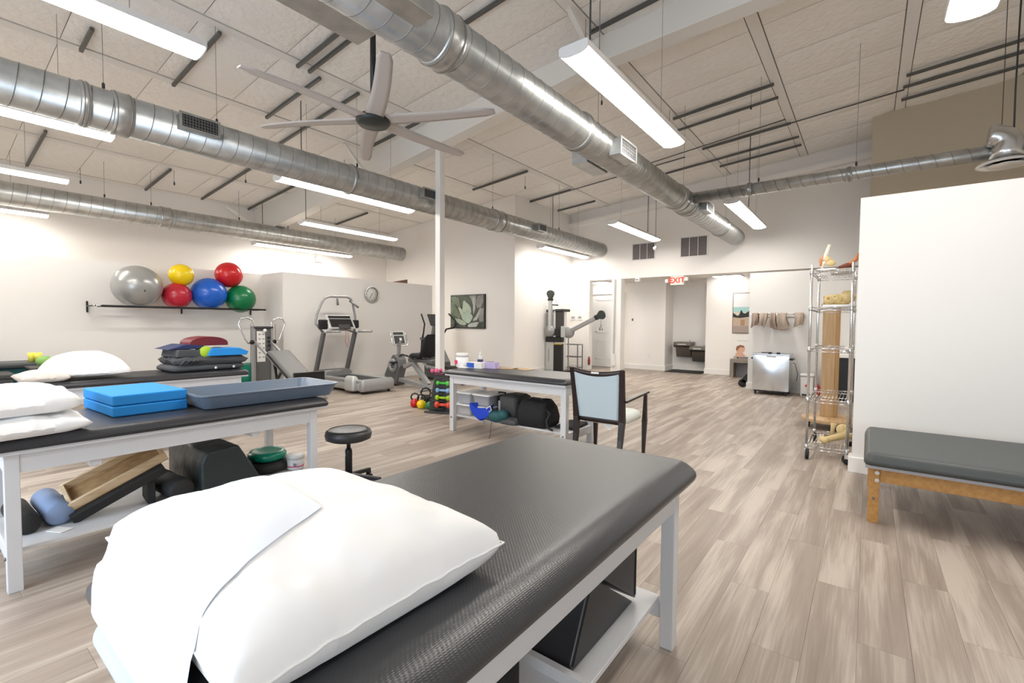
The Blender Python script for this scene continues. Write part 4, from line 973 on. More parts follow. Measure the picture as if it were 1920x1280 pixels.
# bench with leaning poster
bn = thing('corridor_bench', 'small weathered grey bench table in the corridor under the beach print', 'bench', (-2.35, 13.12, 0))
part('top', MB().box(-.47, .5, -.18, .18, .38, .47), W['benchgrey'], bn, bevel=.004)
for a in (-.47, .41): part('leg', MB().box(a, a+.09, -.18, .18, 0, .38), W['benchgrey'], bn, bevel=.004)
part('base_panel', MB().box(-.38, .41, .12, .15, 0, .38), W['gray'], bn)
pq = thing('poster_board', 'white notice poster with a portrait on a small easel on the bench', 'poster', (-2.38, 13.22, .472))
part('board', MB().box(-.40, .40, -.01, .01, .05, .62), W['paper'], pq)
part('easel', MB().box(-.40, .40, -.05, .0, .035, .05).box(-.32, -.30, -.05, .04, 0, .035).box(.0, .02, -.05, .04, 0, .035).box(.28, .30, -.05, .04, 0, .035), W['brown'], pq)
m = MB(); poly_ = [(-.37, .06), (-.12, .06), (-.17, .13), (-.20, .16), (-.15, .20), (-.14, .27), (-.17, .32), (-.26, .34), (-.33, .30), (-.36, .22), (-.33, .16), (-.37, .12)]
m.prism(poly_, -.0125, -.0105); part('portrait_print', m, mat('portrait_skin', (.72, .42, .30), .7), pq)
m = MB(); m.prism([(-.36, .24), (-.34, .32), (-.26, .36), (-.17, .34), (-.15, .29), (-.25, .30), (-.30, .25), (-.32, .20)], -.0135, -.0128); part('portrait_hair', m, mat('portrait_hair', (.30, .14, .08), .7), pq)
m = MB()
for k, (a, b) in enumerate(((-.34, -.05), (0, .3), (.02, .26), (.02, .30), (.02, .22), (.02, .28))): m.box(a, b, -.0125, -.0105, (.46, .42, .33, .28, .23, .18)[k], (.468, .43, .336, .286, .236, .186)[k])
part('printed_lines', m, W['gray'], pq)
part('printed_emblem', MB().prism([(.06, .46), (.09, .46), (.10, .50), (.075, .53), (.05, .50)], -.0125, -.0105), W['ink'], pq)

# exit sign
ex = thing('exit_sign', 'glowing red exit sign with two lamp heads over the corridor', 'sign', (-4.0, 12.30, 2.50))
part('sign_housing', MB().box(-.17, .17, -.03, .05, -.12, .11), W['whitem'], ex, bevel=.006)
part('sign_face', MB().box(-.15, .15, -.032, -.030, -.10, .095), W['exitback'], ex)
lettering('exit_lettering', 'EXIT', .20, W['exitred'], ex, (0, -.036, -.005), (PI/2, 0, 0), .002, .004)
for k, q in ((-.26, -.01), (.24, .02)): part('lamp_head', MB().box(k-.04, k+.04, -.06, .02, q-.045, q+.045).box(min(k, 0), max(k, 0), -.01, .0, -.01, .01), W['whitem'], ex, bevel=.006)
t = thing('sensor_dome', 'small white sensor under the corridor lintel left of the exit sign', 'sensor', (-5.05, 12.24, 2.56))
part('sensor_body', MB().box(-.06, .06, -.06, .05, -.05, .06), W['whitem'], t, bevel=.01)
part('sensor_lens', MB().box(-.035, .035, -.064, -.058, -.02, .02), W['gray'], t)

# fittings on the back wall
def vent(x0, x1, z0, z1, label):
    t = thing('wall_vent', label, 'vent', ((x0+x1)/2, YB, (z0+z1)/2)); hx, hz = (x1-x0)/2, (z1-z0)/2
    m = MB()
    m.box(-hx-.03, hx+.03, -.015, 0, hz, hz+.03).box(-hx-.03, hx+.03, -.015, 0, -hz-.03, -hz).box(-hx-.03, -hx, -.015, 0, -hz, hz).box(hx, hx+.03, -.015, 0, -hz, hz)
    for q in (-hx/3, hx/3): m.box(q-.006, q+.006, -.014, 0, -hz, hz)
    part('frame', m, W['whitem'], t)
    part('back_plate', MB().box(-hx, hx, -.003, 0, -hz, hz), mat('vent_shadow', (.16, .13, .12), .8), t)
    g = MB(); n_ = 16
    for k in range(n_):
        z = -hz+(k+.5)*2*hz/n_; g.cb(0, -.008, z, 2*hx, .012, .004, (math.radians(-35), 0, 0))
    part('louvres', g, W['gray'], t, kind='stuff')
vent(-5.23, -4.62, 3.12, 3.54, 'smaller white framed wall vent left of the end of the big duct')
vent(-3.92, -3.28, 3.10, 3.58, 'larger white framed wall vent under the end of the big duct')
for x, q in ((-7.09, 'left'), (-6.86, 'right')):
    t = thing('thermostat', q+' of the two small thermostats left of the corridor', 'thermostat', (x, YB, 1.52))
    part('case', MB().box(-.075, .075, -.02, 0, -.06, .07), W['whitem'], t, bevel=.004); part('display', MB().box(-.05, .05, -.022, -.0195, -.01, .045), W['gray'], t)
t = thing('call_station', 'small wall plate with a dark mark left of the drinking fountains', 'switch', (-5.77+.12, 13.42, 1.45))
part('plate', MB().box(-.07, .07, -.012, 0, -.12, .12), W['paper'], t, bevel=.003); part('mark', MB().box(-.05, .0, -.02, -.011, .0, .07), W['brown'], t, bevel=.002)
for nm, (x, y, z, rz), lb in (('wall_outlet', (-5.15, 13.42, .42, 0), 'small white outlet low on the corridor wall'), ('wall_outlet', (-9.19, 7.25, .42, PI/2), 'small white outlet on the wall between treadmill and bike'), ('wall_outlet', (-9.19, 5.62, .40, PI/2), 'small white outlet behind the treadmill')):
    t = thing(nm, lb, 'outlet', (x, y, z), rz); part('plate', MB().box(-.04, .04, -.008, 0, -.06, .06), W['whitem'], t, bevel=.003)
    part('sockets', MB().box(-.018, .018, -.010, -.0078, .012, .038).box(-.018, .018, -.010, -.0078, -.038, -.012), W['tubwhite'], t)
solo('door_wedge', 'small dark red item hanging low at the left jamb of the corridor', 'hanging item', MB().lathe([(.0001, 0), (.035, .04), (.04, .16), (.02, .26), (.0001, .28)], 12), mat('dark_red', (.25, .04, .03), .6), (OX0+.05, 12.24, .12))
sn = thing('pendant_sensor', 'small white pendant sensor hanging before the right wall vent', 'sensor', (-4.0, 10.7, 3.12))
part('dome', MB().lathe([(.0001, -.05), (.03, -.045), (.05, -.01), (.055, .02), (.02, .035), (.006, .06)], 20), W['whitem'], sn)
part('drop_rod', MB().tube([(0, 0, .05), (0, 0, zc(-4.0)-3.12)], .005, 6), W['cable'], sn)
solo('brown_board', 'brown board end showing on top of the treadmill wall', 'board', MB().prism([(0, 0), (.42, 0), (.42, .10), (.0, .015)], -.03, .03, 'x'), W['brown'], (-9.26, 7.30, 2.331))

# drinking fountains and mat
def fountain(x0, x1, zt, zb, label, dy=0):
    t = thing('drinking_fountain', label, 'fountain', ((x0+x1)/2, 14.1-dy, 0)); h = (x1-x0)/2
    part('basin', MB().prism([(-.02, zt-.16), (-.40, zt-.16), (-.46, zt-.10), (-.46, zt-.01), (-.44, zt), (-.02, zt)], -h, h, 'x'), W['steeld'], t, bevel=.008)
    part('bowl', loft(MB(), h*1.5, .30, [(0, zt+.002), (.01, zt+.008), (.03, zt+.003), (.05, zt+.001)], .05, o=(0, -.22, 0)), W['steel'], t)
    part('cabinet', MB().prism([(-.02, zb), (-.24, zb), (-.34, zt-.16), (-.02, zt-.16)], -h*.86, h*.86, 'x'), W['steeld'], t, bevel=.006)
    part('spout', MB().tube([(h*.5, -.10, zt), (h*.5, -.12, zt+.04), (h*.5, -.16, zt+.05)], .010, 8), W['chrome'], t)
    part('push_bar', MB().box(-h*.5, h*.5, -.475, -.46, zt-.09, zt-.05), W['steel'], t, bevel=.003)
fountain(-4.52, -4.02, .845, .40, 'left, higher of the two steel drinking fountains in the niche')
fountain(-4.04, -3.60, .735, .29, 'right, lower of the two steel drinking fountains in the niche', .06)
solo('floor_mat', 'black floor mat beneath the drinking fountains', 'mat', MB().box(-.5, .5, -.42, .42, 0, .012), W['rubber'], (-4.10, 13.58, 0), 0, bevel=.003)

# ================================================================ TOWEL WALL
tbar = thing('towel_bar', 'white wall bar carrying the folded tan towels', 'rail', (-1.48, 10.8, 1.57))
part('back_strip', MB().box(-.45, .46, -.02, 0, -.05, .01), W['whitem'], tbar, bevel=.003)
part('front_rod', MB().tube([(-.45, -.17, .0), (.46, -.17, 0)], .012, 8), W['chrome'], tbar)
for q in (-.45, .46): part('end_arm', MB().tube([(q, 0, 0), (q, -.17, 0)], .010, 8), W['chrome'], tbar)
def towel(xc, wd_, L1, label, m, seed, tw):
    def f(u, v):   # a folded towel bundle hung over the rod: v runs down the front, over the rod and down the back
        a = abs(v-.5)*2; sg = -1 if v < .5 else 1
        y = -.17+sg*(.018+.05*math.sin(min(1, a*1.15)*PI*.75))
        z = .024 if a < .06 else .024-(a-.06)*L1*(1 if sg < 0 else .82)
        pleat = math.sin(u*PI*2.4+seed)*.022*min(1, a*1.5)
        x = (u-.5)*wd_*(1-.22*math.sin(a*PI)*tw) + tw*.05*a*(u-.3) + .02*math.sin(a*3+seed)*a
        return Vector((x, y+pleat, z-.03*a*math.cos(u*3+seed)))
    mb = MB(); mb.grid(f, 18, 30); off = lambda u, v: f(u, v)+Vector((0, .026*(1 if v < .5 else -1), -.012 if abs(v-.5) < .04 else 0))
    mb.grid(off, 18, 30)
    for e in (0, 1): mb.grid(lambda u, v: f(e, v)*(1-u)+off(e, v)*u, 2, 30)
    for e in (0, 1): mb.grid(lambda u, v: f(u, e)*(1-v)+off(u, e)*v, 18, 2)
    solo('towel', label, 'towel', mb, W[m], (xc, 10.8, 1.575), group='tan towels on the wall bar')
for a in ((-1.86, .115, .30, 'leftmost tan towel on the wall bar, folded with a dark inner fold', 'towel', .6, .2), (-1.70, .13, .31, 'second tan towel from the left on the wall bar', 'towel2', 2.2, -.5),
          (-1.53, .10, .33, 'third tan towel from the left, twisted narrow', 'towel', 3.7, 1.0), (-1.375, .16, .34, 'fourth and widest tan towel from the left on the wall bar', 'towel2', 5.1, .9), (-1.09, .15, .28, 'single tan towel hanging apart at the right end of the bar', 'towel2', .4, .4)): towel(*a)
hm = thing('heating_cabinet', 'stainless steel heating cabinet on casters under the towels', 'cabinet', (-1.48, 10.40, 0))
def front(u, v): return Vector((-.31+.62*u, -.26-.035*math.sin(PI*u)*math.sin(PI*v), .085+.68*v))
m = MB(); m.grid(front, 20, 14); m.box(-.31, .31, -.255, .24, .085, .765)
part('tank', m, W['steel'], hm)
part('lid', MB().box(-.32, .32, -.28, .25, .77, .80), W['steel'], hm, bevel=.006)
part('lid_handle', MB().tube([(-.16, -.27, .82), (.02, -.27, .82)], .008, 8).box(-.04, .02, -.29, -.26, .80, .83).box(.10, .16, -.29, -.26, .80, .83), W['black'], hm)
for q in (-1, 1): part('side_handle', MB().box(min(q*.31, q*.36), max(q*.31, q*.36), -.16, .12, .68, .71), W['black'], hm, bevel=.005)
part('name_strip', MB().box(-.07, .09, -.274, -.268, .735, .755), W['gray'], hm)
part('base_frame', MB().box(-.29, .29, -.24, .22, .06, .085), W['black'], hm)
for x in (-.26, .26):
    for y in (-.21, .19): part('caster', MB().lathe([(.0001, -.014), (.035, -.014), (.035, .014), (.0001, .014)], 16, o=(x, y, .035), ax='x').box(x-.02, x+.02, y-.01, y+.01, .035, .07), W['rubber'], hm)
part('power_cord', MB().tube([(.33, .1, .62), (.36, .15, .60), (.40, .25, .40), (.38, .30, .25)], .006, 6), W['cable'], hm)
bn_ = thing('step_bin', 'white pedal bin with a small red emblem right of the steel cabinet', 'bin', (-.90, 10.48, 0))
part('bin_body', loft(MB(), .22, .26, [(.012, 0), (.008, .02), (0, .37), (0, .38)], .02, smooth=False), W['tubwhite'], bn_)
part('lid', loft(MB(), .24, .28, [(.004, .385), (0, .395), (0, .415), (.02, .425)], .03), W['whitem'], bn_)
part('rim_line', MB().box(-.112, .112, -.134, -.128, .375, .386), W['gray'], bn_)
part('pedal', MB().box(-.07, .07, -.155, -.125, .02, .05), W['black'], bn_, bevel=.004)
part('printed_emblem', MB().lathe([(.0001, -.133), (.024, -.133), (.024, -.128)], 16, o=(0, 0, .21), ax='y'), W['red'], bn_)
solo('red_pan', 'red plastic item on the floor just right of the pedal bin', 'pan', MB().prism([(0, 0), (.14, .05), (.05, .13), (-.02, .17)], -.03, .03), W['red'], (-.76, 10.55, .22))
bpy.data.objects['red_pan'].location.z = 0.0
bpy.data.objects['red_pan'].scale = (1, 1, 1.6)
sw_ = thing('floor_scooter', 'black wheeled item peeking round the end of the towel wall', 'wheel', (-2.14, 11.05, 0))
part('wheel', MB().lathe([(.0001, -.03), (.085, -.03), (.09, .03), (.0001, .03)], 20, o=(0, 0, .09), ax='y'), W['rubber'], sw_)
part('cover', MB().prism([(-.05, .12), (.10, .08), (.10, .30), (.06, .28)], -.03, .05), W['black'], sw_)
# dark counter behind the partition with a white top
ct = thing('counter', 'white topped dark cabinet partly hidden behind the wire rack', 'counter', (.0, 10.35, 0))
part('cabinet_body', MB().box(-.42, .62, -.25, .40, 0, .78), W['black'], ct, bevel=.004)
part('counter_top', MB().box(-.44, .64, -.28, .42, .78, .84), W['trim'], ct, bevel=.006)
part('backsplash', MB().box(-.44, .64, .38, .42, .84, .96), W['trim'], ct)
solo('steel_bowl', 'left of two steel cups on the white counter top', 'cup', MB().lathe([(.0001, 0), (.09, 0), (.08, .05), (.03, .08), (.0001, .085)], 20), W['chrome'], (-.30, 10.30, .842))
solo('steel_bowl', 'right of two steel cups on the white counter top', 'cup', MB().lathe([(.0001, 0), (.05, 0), (.05, .06), (.02, .09), (.0001, .09)], 20), W['chrome'], (-.13, 10.34, .842))

# plywood post on a round rolling base
pd = thing('rolling_post', 'tall wooden post on a round plywood base with casters behind the wire rack', 'post', (-.36, 7.45, 0))
part('round_base', MB().lathe([(.0001, .085), (.33, .085), (.335, .09), (.335, .125), (.33, .13), (.0001, .13)], 48), W['pine'], pd)
part('post', MB().box(-.13, .02, .03, .22, .13, 1.74), W['pinez'], pd, bevel=.004)
part('post_side', MB().box(.02, .06, .03, .22, .13, 1.70), W['oakz'], pd, bevel=.004)
part('screw_dot', MB().lathe([(.014, .129), (.014, .133)], 12, o=(-.02, -.12, 0)), W['brown'], pd)
for k in range(5):
    a = 2*PI*k/5+3.6; x, y = .27*math.cos(a), .27*math.sin(a)
    part('caster', MB().lathe([(.0001, -.014), (.036, -.014), (.036, .014), (.0001, .014)], 16, o=(x, y, .036), ax='x').box(x-.018, x+.018, y-.012, y+.012, .04, .088), W['rubber'], pd)

# ================================================================ WIRE RACK
wr_ = thing('wire_rack', 'tall chrome wire rack on casters beside the white partition', 'rack', (-.30, 5.985, 0))
RX, RY = .168, .44
for sx in (-1, 1):
    for sy in (-1, 1):
        p_ = part('post', MB().lathe([(.0125, .11), (.0125, 1.955), (.009, 1.962)], 14, o=(sx*RX, sy*RY, 0)), W['chrome'], wr_)
        g = MB()
        for k in range(72): g.lathe([(.0127, .14+k*.0254), (.0131, .141+k*.0254), (.0127, .142+k*.0254)], 10, o=(sx*RX, sy*RY, 0))
        part('grooves', g, W['silverd'], p_, kind='stuff')
        c_ = MB().lathe([(.0001, -.014), (.05, -.014), (.052, .0), (.05, .014), (.0001, .014)], 22, o=(sx*RX+.01, sy*RY-.015, .052), ax='x' if sx < 0 else 'y')
        part('caster', c_, W['rubber'], wr_)
        part('caster_fork', MB().box(sx*RX-.02, sx*RX+.022, sy*RY-.03, sy*RY+.012, .055, .10), W['chrome'], wr_, bevel=.004)
for z in (1.895, 1.53, 1.12, .61, .13):
    m = MB()
    for dz in (0, -.032):
        for sy in (-1, 1): m.tube([(-RX, sy*RY, z+dz), (RX, sy*RY, z+dz)], .0032, 5)
        for sx in (-1, 1): m.tube([(sx*RX, -RY, z+dz), (sx*RX, RY, z+dz)], .0032, 5)
    for sy in (-1, 1): m.tube([(-RX+2*RX*k/14, sy*RY, z-(.032 if k % 2 else 0)) for k in range(15)], .0026, 4)
    for sx in (-1, 1): m.tube([(sx*RX, -RY+2*RY*k/34, z-(.032 if k % 2 else 0)) for k in range(35)], .0026, 4)
    sh_ = part('shelf', m, W['chrome'], wr_)
    g = MB()
    for k in range(1, 12): g.tube([(-RX+2*RX*k/12, -RY, z+.003), (-RX+2*RX*k/12, RY, z+.003)], .0021, 4)
    for q in (-.2, .2): g.tube([(-RX, q, z-.002), (RX, q, z-.002)], .003, 4)
    part('wires', g, W['chrome'], sh_, kind='stuff')
    for sx in (-1, 1):
        for sy in (-1, 1): part('sleeve', MB().lathe([(.016, z-.035), (.0185, z-.03), (.0165, z+.012), (.0135, z+.016)], 14, o=(sx*RX, sy*RY, 0)), W['steel'], wr_)
# anatomical models
kj = thing('knee_model', 'anatomical knee joint model on a white base, top shelf of the wire rack', 'model', (-.35, 5.66, 1.90))
part('base', loft(MB(), .17, .17, [(0, .0), (0, .012), (.01, .018)], .03), W['tubwhite'], kj)
part('thigh_bone', MB().tube([(-.02, 0, .10), (-.015, 0, .15), (.015, 0, .26)], [.030, .018, .013], 12), W['bonew'], kj)
part('shin_bone', MB().tube([(-.045, 0, .018), (-.035, 0, .07), (-.01, 0, .10)], [.010, .014, .03], 12), W['bonew'], kj)
part('kneecap', MB().sph((.03, -.005, .075), .042, 16, 12, (1, .8, .8)).sph((.0, 0, .11), .036, 14, 10), W['bone'], kj)
part('ligament', MB().tube([(-.05, -.01, .05), (-.055, -.01, .11), (-.02, 0, .17)], [.008, .014, .005], 8), W['boneo'], kj)
ft = thing('foot_model', 'brown muscle foot model at the right of the top rack shelf', 'model', (-.165, 5.68, 1.90))
part('foot', MB().tube([(-.09, 0, .03), (-.03, 0, .045), (.04, .0, .05)], [.012, .022, .026], 10), mat('muscle_brown', (.25, .07, .04), .5), ft)
part('ankle', MB().tube([(.0, 0, .055), (.05, .0, .10), (.065, 0, .16)], [.022, .02, .006], 10), W['boneo'], ft)
bx_ = thing('dark_box', 'white tray with two dark slots on the top rack shelf', 'box', (-.26, 6.1, 1.902)); part('tray', MB().box(-.08, .10, -.1, .1, 0, .02), W['tubwhite'], bx_); part('slot', MB().box(-.06, .0, -.102, -.099, .004, .015).box(.02, .08, -.102, -.099, .004, .015), W['ink'], bx_)
pv = thing('pelvis_model', 'yellowish pelvis bone model on a white slab, second rack shelf', 'model', (-.235, 5.74, 1.536))
part('slab', MB().box(-.14, .13, -.12, .12, 0, .022), W['tubwhite'], pv, bevel=.004)
m = MB(); m.sph((-.09, -.04, .075), .048, 18, 12, (1, .9, 1.0)).sph((-.03, -.03, .085), .052, 18, 12, (1.1, .9, .9)).sph((.06, .0, .10), .07, 20, 14, (1.0, 1, .9)).sph((.0, .02, .05), .055, 16, 12, (1.6, 1, .6))
m.v = [(x+.010*noise.noise(Vector((x*30, y*30, z*30))), y+.010*noise.noise(Vector((x*30+5, y*30, z*30))), z+.014*noise.noise(Vector((x*30, y*30+9, z*30)))) for x, y, z in m.v]
part('bone', m, W['bone'], pv)
m = MB(); m.lathe([(.014, -.002), (.026, -.005), (.032, .0), (.026, .006)], 18, o=(-.095, -.084, .085), ax='y', cap=False); m.lathe([(.014, -.002), (.024, -.005), (.030, .0), (.024, .006)], 18, o=(-.04, -.078, .095), ax='y', cap=False); part('socket_rim', m, W['bone'], pv)
m = MB(); m.lathe([(.0001, -.0015), (.018, -.0015), (.018, .003), (.0001, .003)], 14, o=(-.095, -.085, .085), ax='y'); part('socket', m, mat('bone_hollow', (.45, .30, .08), .7), pv)
solo('wooden_block', 'small brown block beside the pelvis model', 'block', MB().box(0, .03, -.02, .02, 0, .05), W['kraft'], (-.41, 6.05, 1.536))
lg_ = thing('spine_model', 'pale resin bone model lying on the lowest rack shelf', 'model', (-.23, 5.80, .136))
m = MB(); m.tube([(-.09, -.12, .05), (-.03, -.02, .06), (.05, .05, .08), (.11, .06, .11)], [.034, .030, .036, .052], 14).sph((-.10, -.13, .05), .042, 16, 10).sph((.05, .1, .13), .06, 16, 10)
m.v = [(x+.008*noise.noise(Vector((x*35, y*35, z*35))), y, z+.010*noise.noise(Vector((x*35, y*35+9, z*35)))) for x, y, z in m.v]
part('bone', m, W['bone'], lg_)
hd = thing('hand_model', 'small bone model on a dark wooden stand, lowest rack shelf', 'model', (-.28, 6.12, .136))
part('stand', MB().box(-.07, .07, -.05, .05, 0, .012), W['brown'], hd); part('bones', MB().tube([(0, 0, .012), (0, 0, .08), (.01, 0, .15)], [.03, .018, .028], 10), W['bone'], hd)

# ================================================================ CABLE MACHINE AND STEEL STAND
cm = thing('cable_machine', 'grey dual arm cable machine in the alcove right of the picture wall', 'gym machine', (-6.92, 11.0, 0))
part('weight_tower', MB().box(-.18, .20, -.02, .30, .0, 1.70), W['clear'], cm, bevel=.01)
part('left_panel', MB().box(-.24, .02, -.10, -.02, .03, .84), W['silverl'], cm, bevel=.012)
part('right_panel', MB().box(.03, .30, -.12, -.02, .03, .80), W['black'], cm, bevel=.012)
part('yellow_stripe', MB().box(.03, .30, -.123, -.119, .78, .80), W['yellow'], cm)
part('collar_block', MB().box(-.24, .31, -.12, .0, .84, .98), W['black'], cm, bevel=.02)
part('upper_panel', MB().box(-.24, -.04, -.07, -.02, .98, 1.62), mat('smoked_panel', (.25, .25, .24), .3), cm, bevel=.01)
part('upper_shroud', MB().box(.05, .30, -.06, .0, .98, 1.68), mat('dark_smoked_panel', (.06, .055, .05), .25), cm, bevel=.01)
part('cap', MB().box(-.25, -.05, -.08, .3, 1.66, 1.74).box(.04, .31, -.08, .3, 1.68, 1.75), W['darkcase'], cm, bevel=.015)
part('vertical_lettering', MB().box(-.15, -.12, -.103, -.1, .30, .66), W['gray'], cm)
def disc(x, z, r): return MB().lathe([(.0001, -.20), (r*.5, -.20), (r*.9, -.18), (r, -.15), (r, -.10), (.0001, -.09)], 28, o=(x, 0, z), ax='y')
part('pivot_disc', disc(-.08, 1.15, .16), W['silver'], cm); part('pivot_disc', disc(.52, 1.12, .16), W['silver'], cm)
part('pivot_link', MB().box(.02, .52, -.14, -.08, 1.02, 1.20), W['black'], cm, bevel=.02)
part('white_plate', MB().box(.32, .45, -.22, -.19, .98, 1.28), W['silverl'], cm, bevel=.01)
def arm(a, b, name):
    a, b = Vector(a), Vector(b); d = (b-a).normalized()
    p_ = part(name, MB().beam(a, b, .09, .105), W['silverl'] if b.x < 0 else W['silver'], cm, bevel=.012)
    part('grip_collar', MB().beam(b, b+d*.06, .12, .12), W['black'], p_, bevel=.01)
    m = MB(); c0 = b+d*.15; Q = Matrix.Translation(c0) @ Matrix.Rotation(math.atan2(d.x, d.z), 4, 'Y')
    pr_ = [(.03, -.13), (.07, -.06), (.115, .02), (.115, .07), (.08, .12), (.0, .14)]
    pl2 = pr_+[(-x, z) for x, z in reversed(pr_[:-1])]
    vs = [(x, y, z) for y in (-.035, .035) for x, z in pl2]; n_ = len(pl2)
    vs = [Q @ Vector(v) for v in vs]
    m.add(vs, [tuple(range(n_)), tuple(range(n_, 2*n_))]+[(i, (i+1) % n_, n_+(i+1) % n_, n_+i) for i in range(n_)])
    part('pulley_head', m, mat('pulley_dark_green', (.03, .04, .032), .5), p_, bevel=.01)
    return p_
arm((-.06, -.15, 1.15), (-.06, -.15, 1.98), 'left_arm'); arm((.56, -.15, 1.14), (1.32, -.15, 1.50), 'right_arm')
part('cable', MB().tube([(1.50, -.19, 1.50), (1.50, -.2, 1.33)], .004, 5).tube([(.07, -.19, 2.08), (.18, -.2, 1.90), (.16, -.2, 1.86)], .004, 5), W['cable'], cm)
part('handle', MB().tube([(1.46, -.2, 1.20), (1.55, -.2, 1.20), (1.51, -.2, 1.33), (1.46, -.2, 1.20)], .010, 6).tube([(.03, -.2, 1.86), (.22, -.2, 1.85)], .016, 8), W['black'], cm)
part('base', MB().box(-.26, .34, -.14, .34, 0, .05), W['blackm'], cm, bevel=.01)
ss = thing('steel_stand', 'low open steel tube stand against the back wall beside the cable machine', 'stand', (-6.88, 12.0, 0))
m = MB()
for x in (-.36, .20):
    for y in (-.14, .14): m.beam((x, y, 0), (x, y, .74), .022, .022)
part('posts', m, W['silverd'], ss)
for z in (.74, .38, .06): part('shelf_frame', MB().beam((-.36, -.14, z), (.20, -.14, z), .02, .02).beam((-.36, .14, z), (.20, .14, z), .02, .02).beam((-.36, -.14, z), (-.36, .14, z), .02, .02).beam((.20, -.14, z), (.20, .14, z), .02, .02), W['silverd'], ss)
part('tall_post', MB().beam((-.10, -.16, 0), (-.10, -.16, .98), .03, .03), W['silver'], ss)
part('hanging_handle', MB().tube([(-.30, -.17, .62), (-.26, -.17, .52), (-.34, -.17, .50), (-.30, -.17, .62)], .014, 6), W['black'], ss)

# ================================================================ TREADMILL
tr = thing('treadmill', 'grey treadmill with tall arched handle facing the clock wall', 'treadmill', (-8.25, 5.5, 0))
part('deck', loft(MB(), 1.66, .68, [(.02, .05), (.0, .07), (0, .20), (.02, .225)], .05), W['silverl'], tr)
part('side_rail', MB().box(-.78, .80, -.36, -.25, .20, .26).box(-.78, .80, .25, .36, .20, .26), W['silver'], tr, bevel=.015)
part('belt', MB().box(-.60, .76, -.24, .24, .225, .238), W['rubber'], tr)
part('rear_cap', loft(MB(), .14, .74, [(.01, .05), (0, .08), (0, .22), (.03, .27)], .04, o=(.78, 0, 0)), W['silver'], tr)
part('motor_hood', loft(MB(), .42, .74, [(.01, .04), (0, .07), (0, .24), (.05, .34), (.1, .36)], .10, o=(-.70, 0, 0)), W['silverd'], tr)
part('step_cover', loft(MB(), .30, .14, [(.01, .05), (0, .08), (0, .26), (.02, .31), (.04, .33)], .04, o=(.48, -.36, 0)), W['silverl'], tr)
for sy in (-.36, .36):
    part('upright', MB().prism([(-.86, .22), (-.76, .22), (-.42, 1.13), (-.52, 1.13)], sy-.03, sy+.03), W['silverd'], tr, bevel=.006)
    part('handrail', MB().tube([(-.50, sy, 1.12), (-.38, sy, 1.155), (.12, sy, 1.165)], [.020, .024, .022], 12), W['silver'], tr)
    part('rail_joint', MB().lathe([(.030, -.40), (.030, -.34)], 12, o=(0, sy, 1.155), ax='x'), W['whitem'], tr)
for y in (-.30, .30): part('foot', MB().lathe([(.0001, 0), (.03, 0), (.03, .05)], 12, o=(.74, y, 0)).lathe([(.0001, 0), (.03, 0), (.03, .05)], 12, o=(-.74, y, 0)), W['rubber'], tr)
part('arch_bar', MB().tube([(-.50, -.36, 1.14), (-.56, -.48, 1.32), (-.56, -.45, 1.50), (-.53, -.36, 1.74), (-.52, -.30, 1.83), (-.50, -.20, 1.87), (-.50, .20, 1.88), (-.52, .30, 1.84), (-.53, .35, 1.74), (-.56, .43, 1.45), (-.56, .42, 1.35), (-.50, .36, 1.14)], .024, 10), W['silver'], tr)
part('arch_grip', MB().tube([(-.46, -.06, 1.86), (-.42, -.07, 1.70)], [.018, .024], 10).tube([(-.50, .26, 1.80), (-.30, .33, 1.66)], .022, 10), W['silverd'], tr)
CR = Matrix.Translation((-.42, 0, 1.35)) @ Matrix.Rotation(math.radians(-32), 4, 'Y')
part('console', MB().box(-.03, .0, -.30, .30, -.16, .17, CR), W['silverl'], tr, bevel=.012)
part('console_screen', MB().box(.001, .006, -.25, .25, .09, .15, CR).box(.001, .006, -.25, .25, -.12, .07, CR), W['blackm'], tr)
part('console_pad', MB().box(.008, .03, -.10, .16, -.17, -.07, CR), W['darkcase'], tr, bevel=.005)
part('red_button', MB().lathe([(.0001, 0), (.02, 0), (.02, .012), (.0001, .014)], 14, o=(-.34, .06, 1.20)), W['red'], tr)
part('cup_holder', MB().box(-.52, -.42, -.46, -.28, 1.20, 1.40).box(-.52, -.42, .28, .44, 1.22, 1.40), W['black'], tr, bevel=.03)
part('front_crossbar', MB().tube([(-.47, -.38, 1.12), (-.42, -.15, 1.19), (-.42, .15, 1.19), (-.47, .38, 1.12)], .022, 10), W['silver'], tr)
part('safety_cord', MB().tube([(-.36, .08, 1.18), (-.35, .05, .95), (-.35, .10, .83), (-.35, .14, .95), (-.36, .12, 1.18)], .004, 5), W['crimson'], tr)

# ================================================================ INCLINE TRAINER
ic = thing('incline_trainer', 'grey incline trainer with a sloping padded glideboard near the wall corner', 'gym machine', (-9.0, 4.05, 0))
part('tower', MB().box(-.06, .02, -.13, .17, 0, 1.22), W['silverd'], ic, bevel=.008)
part('tower_side', MB().box(-.06, .05, -.16, -.12, 0, 1.25).box(-.06, .05, .16, .20, 0, 1.25), W['silver'], ic, bevel=.006)
part('tower_cap', MB().box(-.07, .06, -.15, .20, 1.22, 1.26), W['darkcase'], ic, bevel=.01)
part('instruction_card', MB().box(.021, .024, -.09, .06, .60, 1.17), W['paper'], ic)
m = MB()
for k in range(6):
    for q in (-.06, .01): m.box(.0245, .0255, q, q+.04, 1.10-k*.085, 1.12-k*.085)
part('printed_figures', m, W['gray'], ic, kind='stuff')
m = MB()
for z in (1.05, .98, .90, .80, .72): m.lathe([(.0001, .0), (.02, .0), (.02, .03), (.0001, .03)], 12, o=(.02, .12, z), ax='x')
part('height_holes', m, W['black'], ic)
part('white_knob', MB().sph((.06, .04, 1.18), .035, 14, 10), W['whitem'], ic)
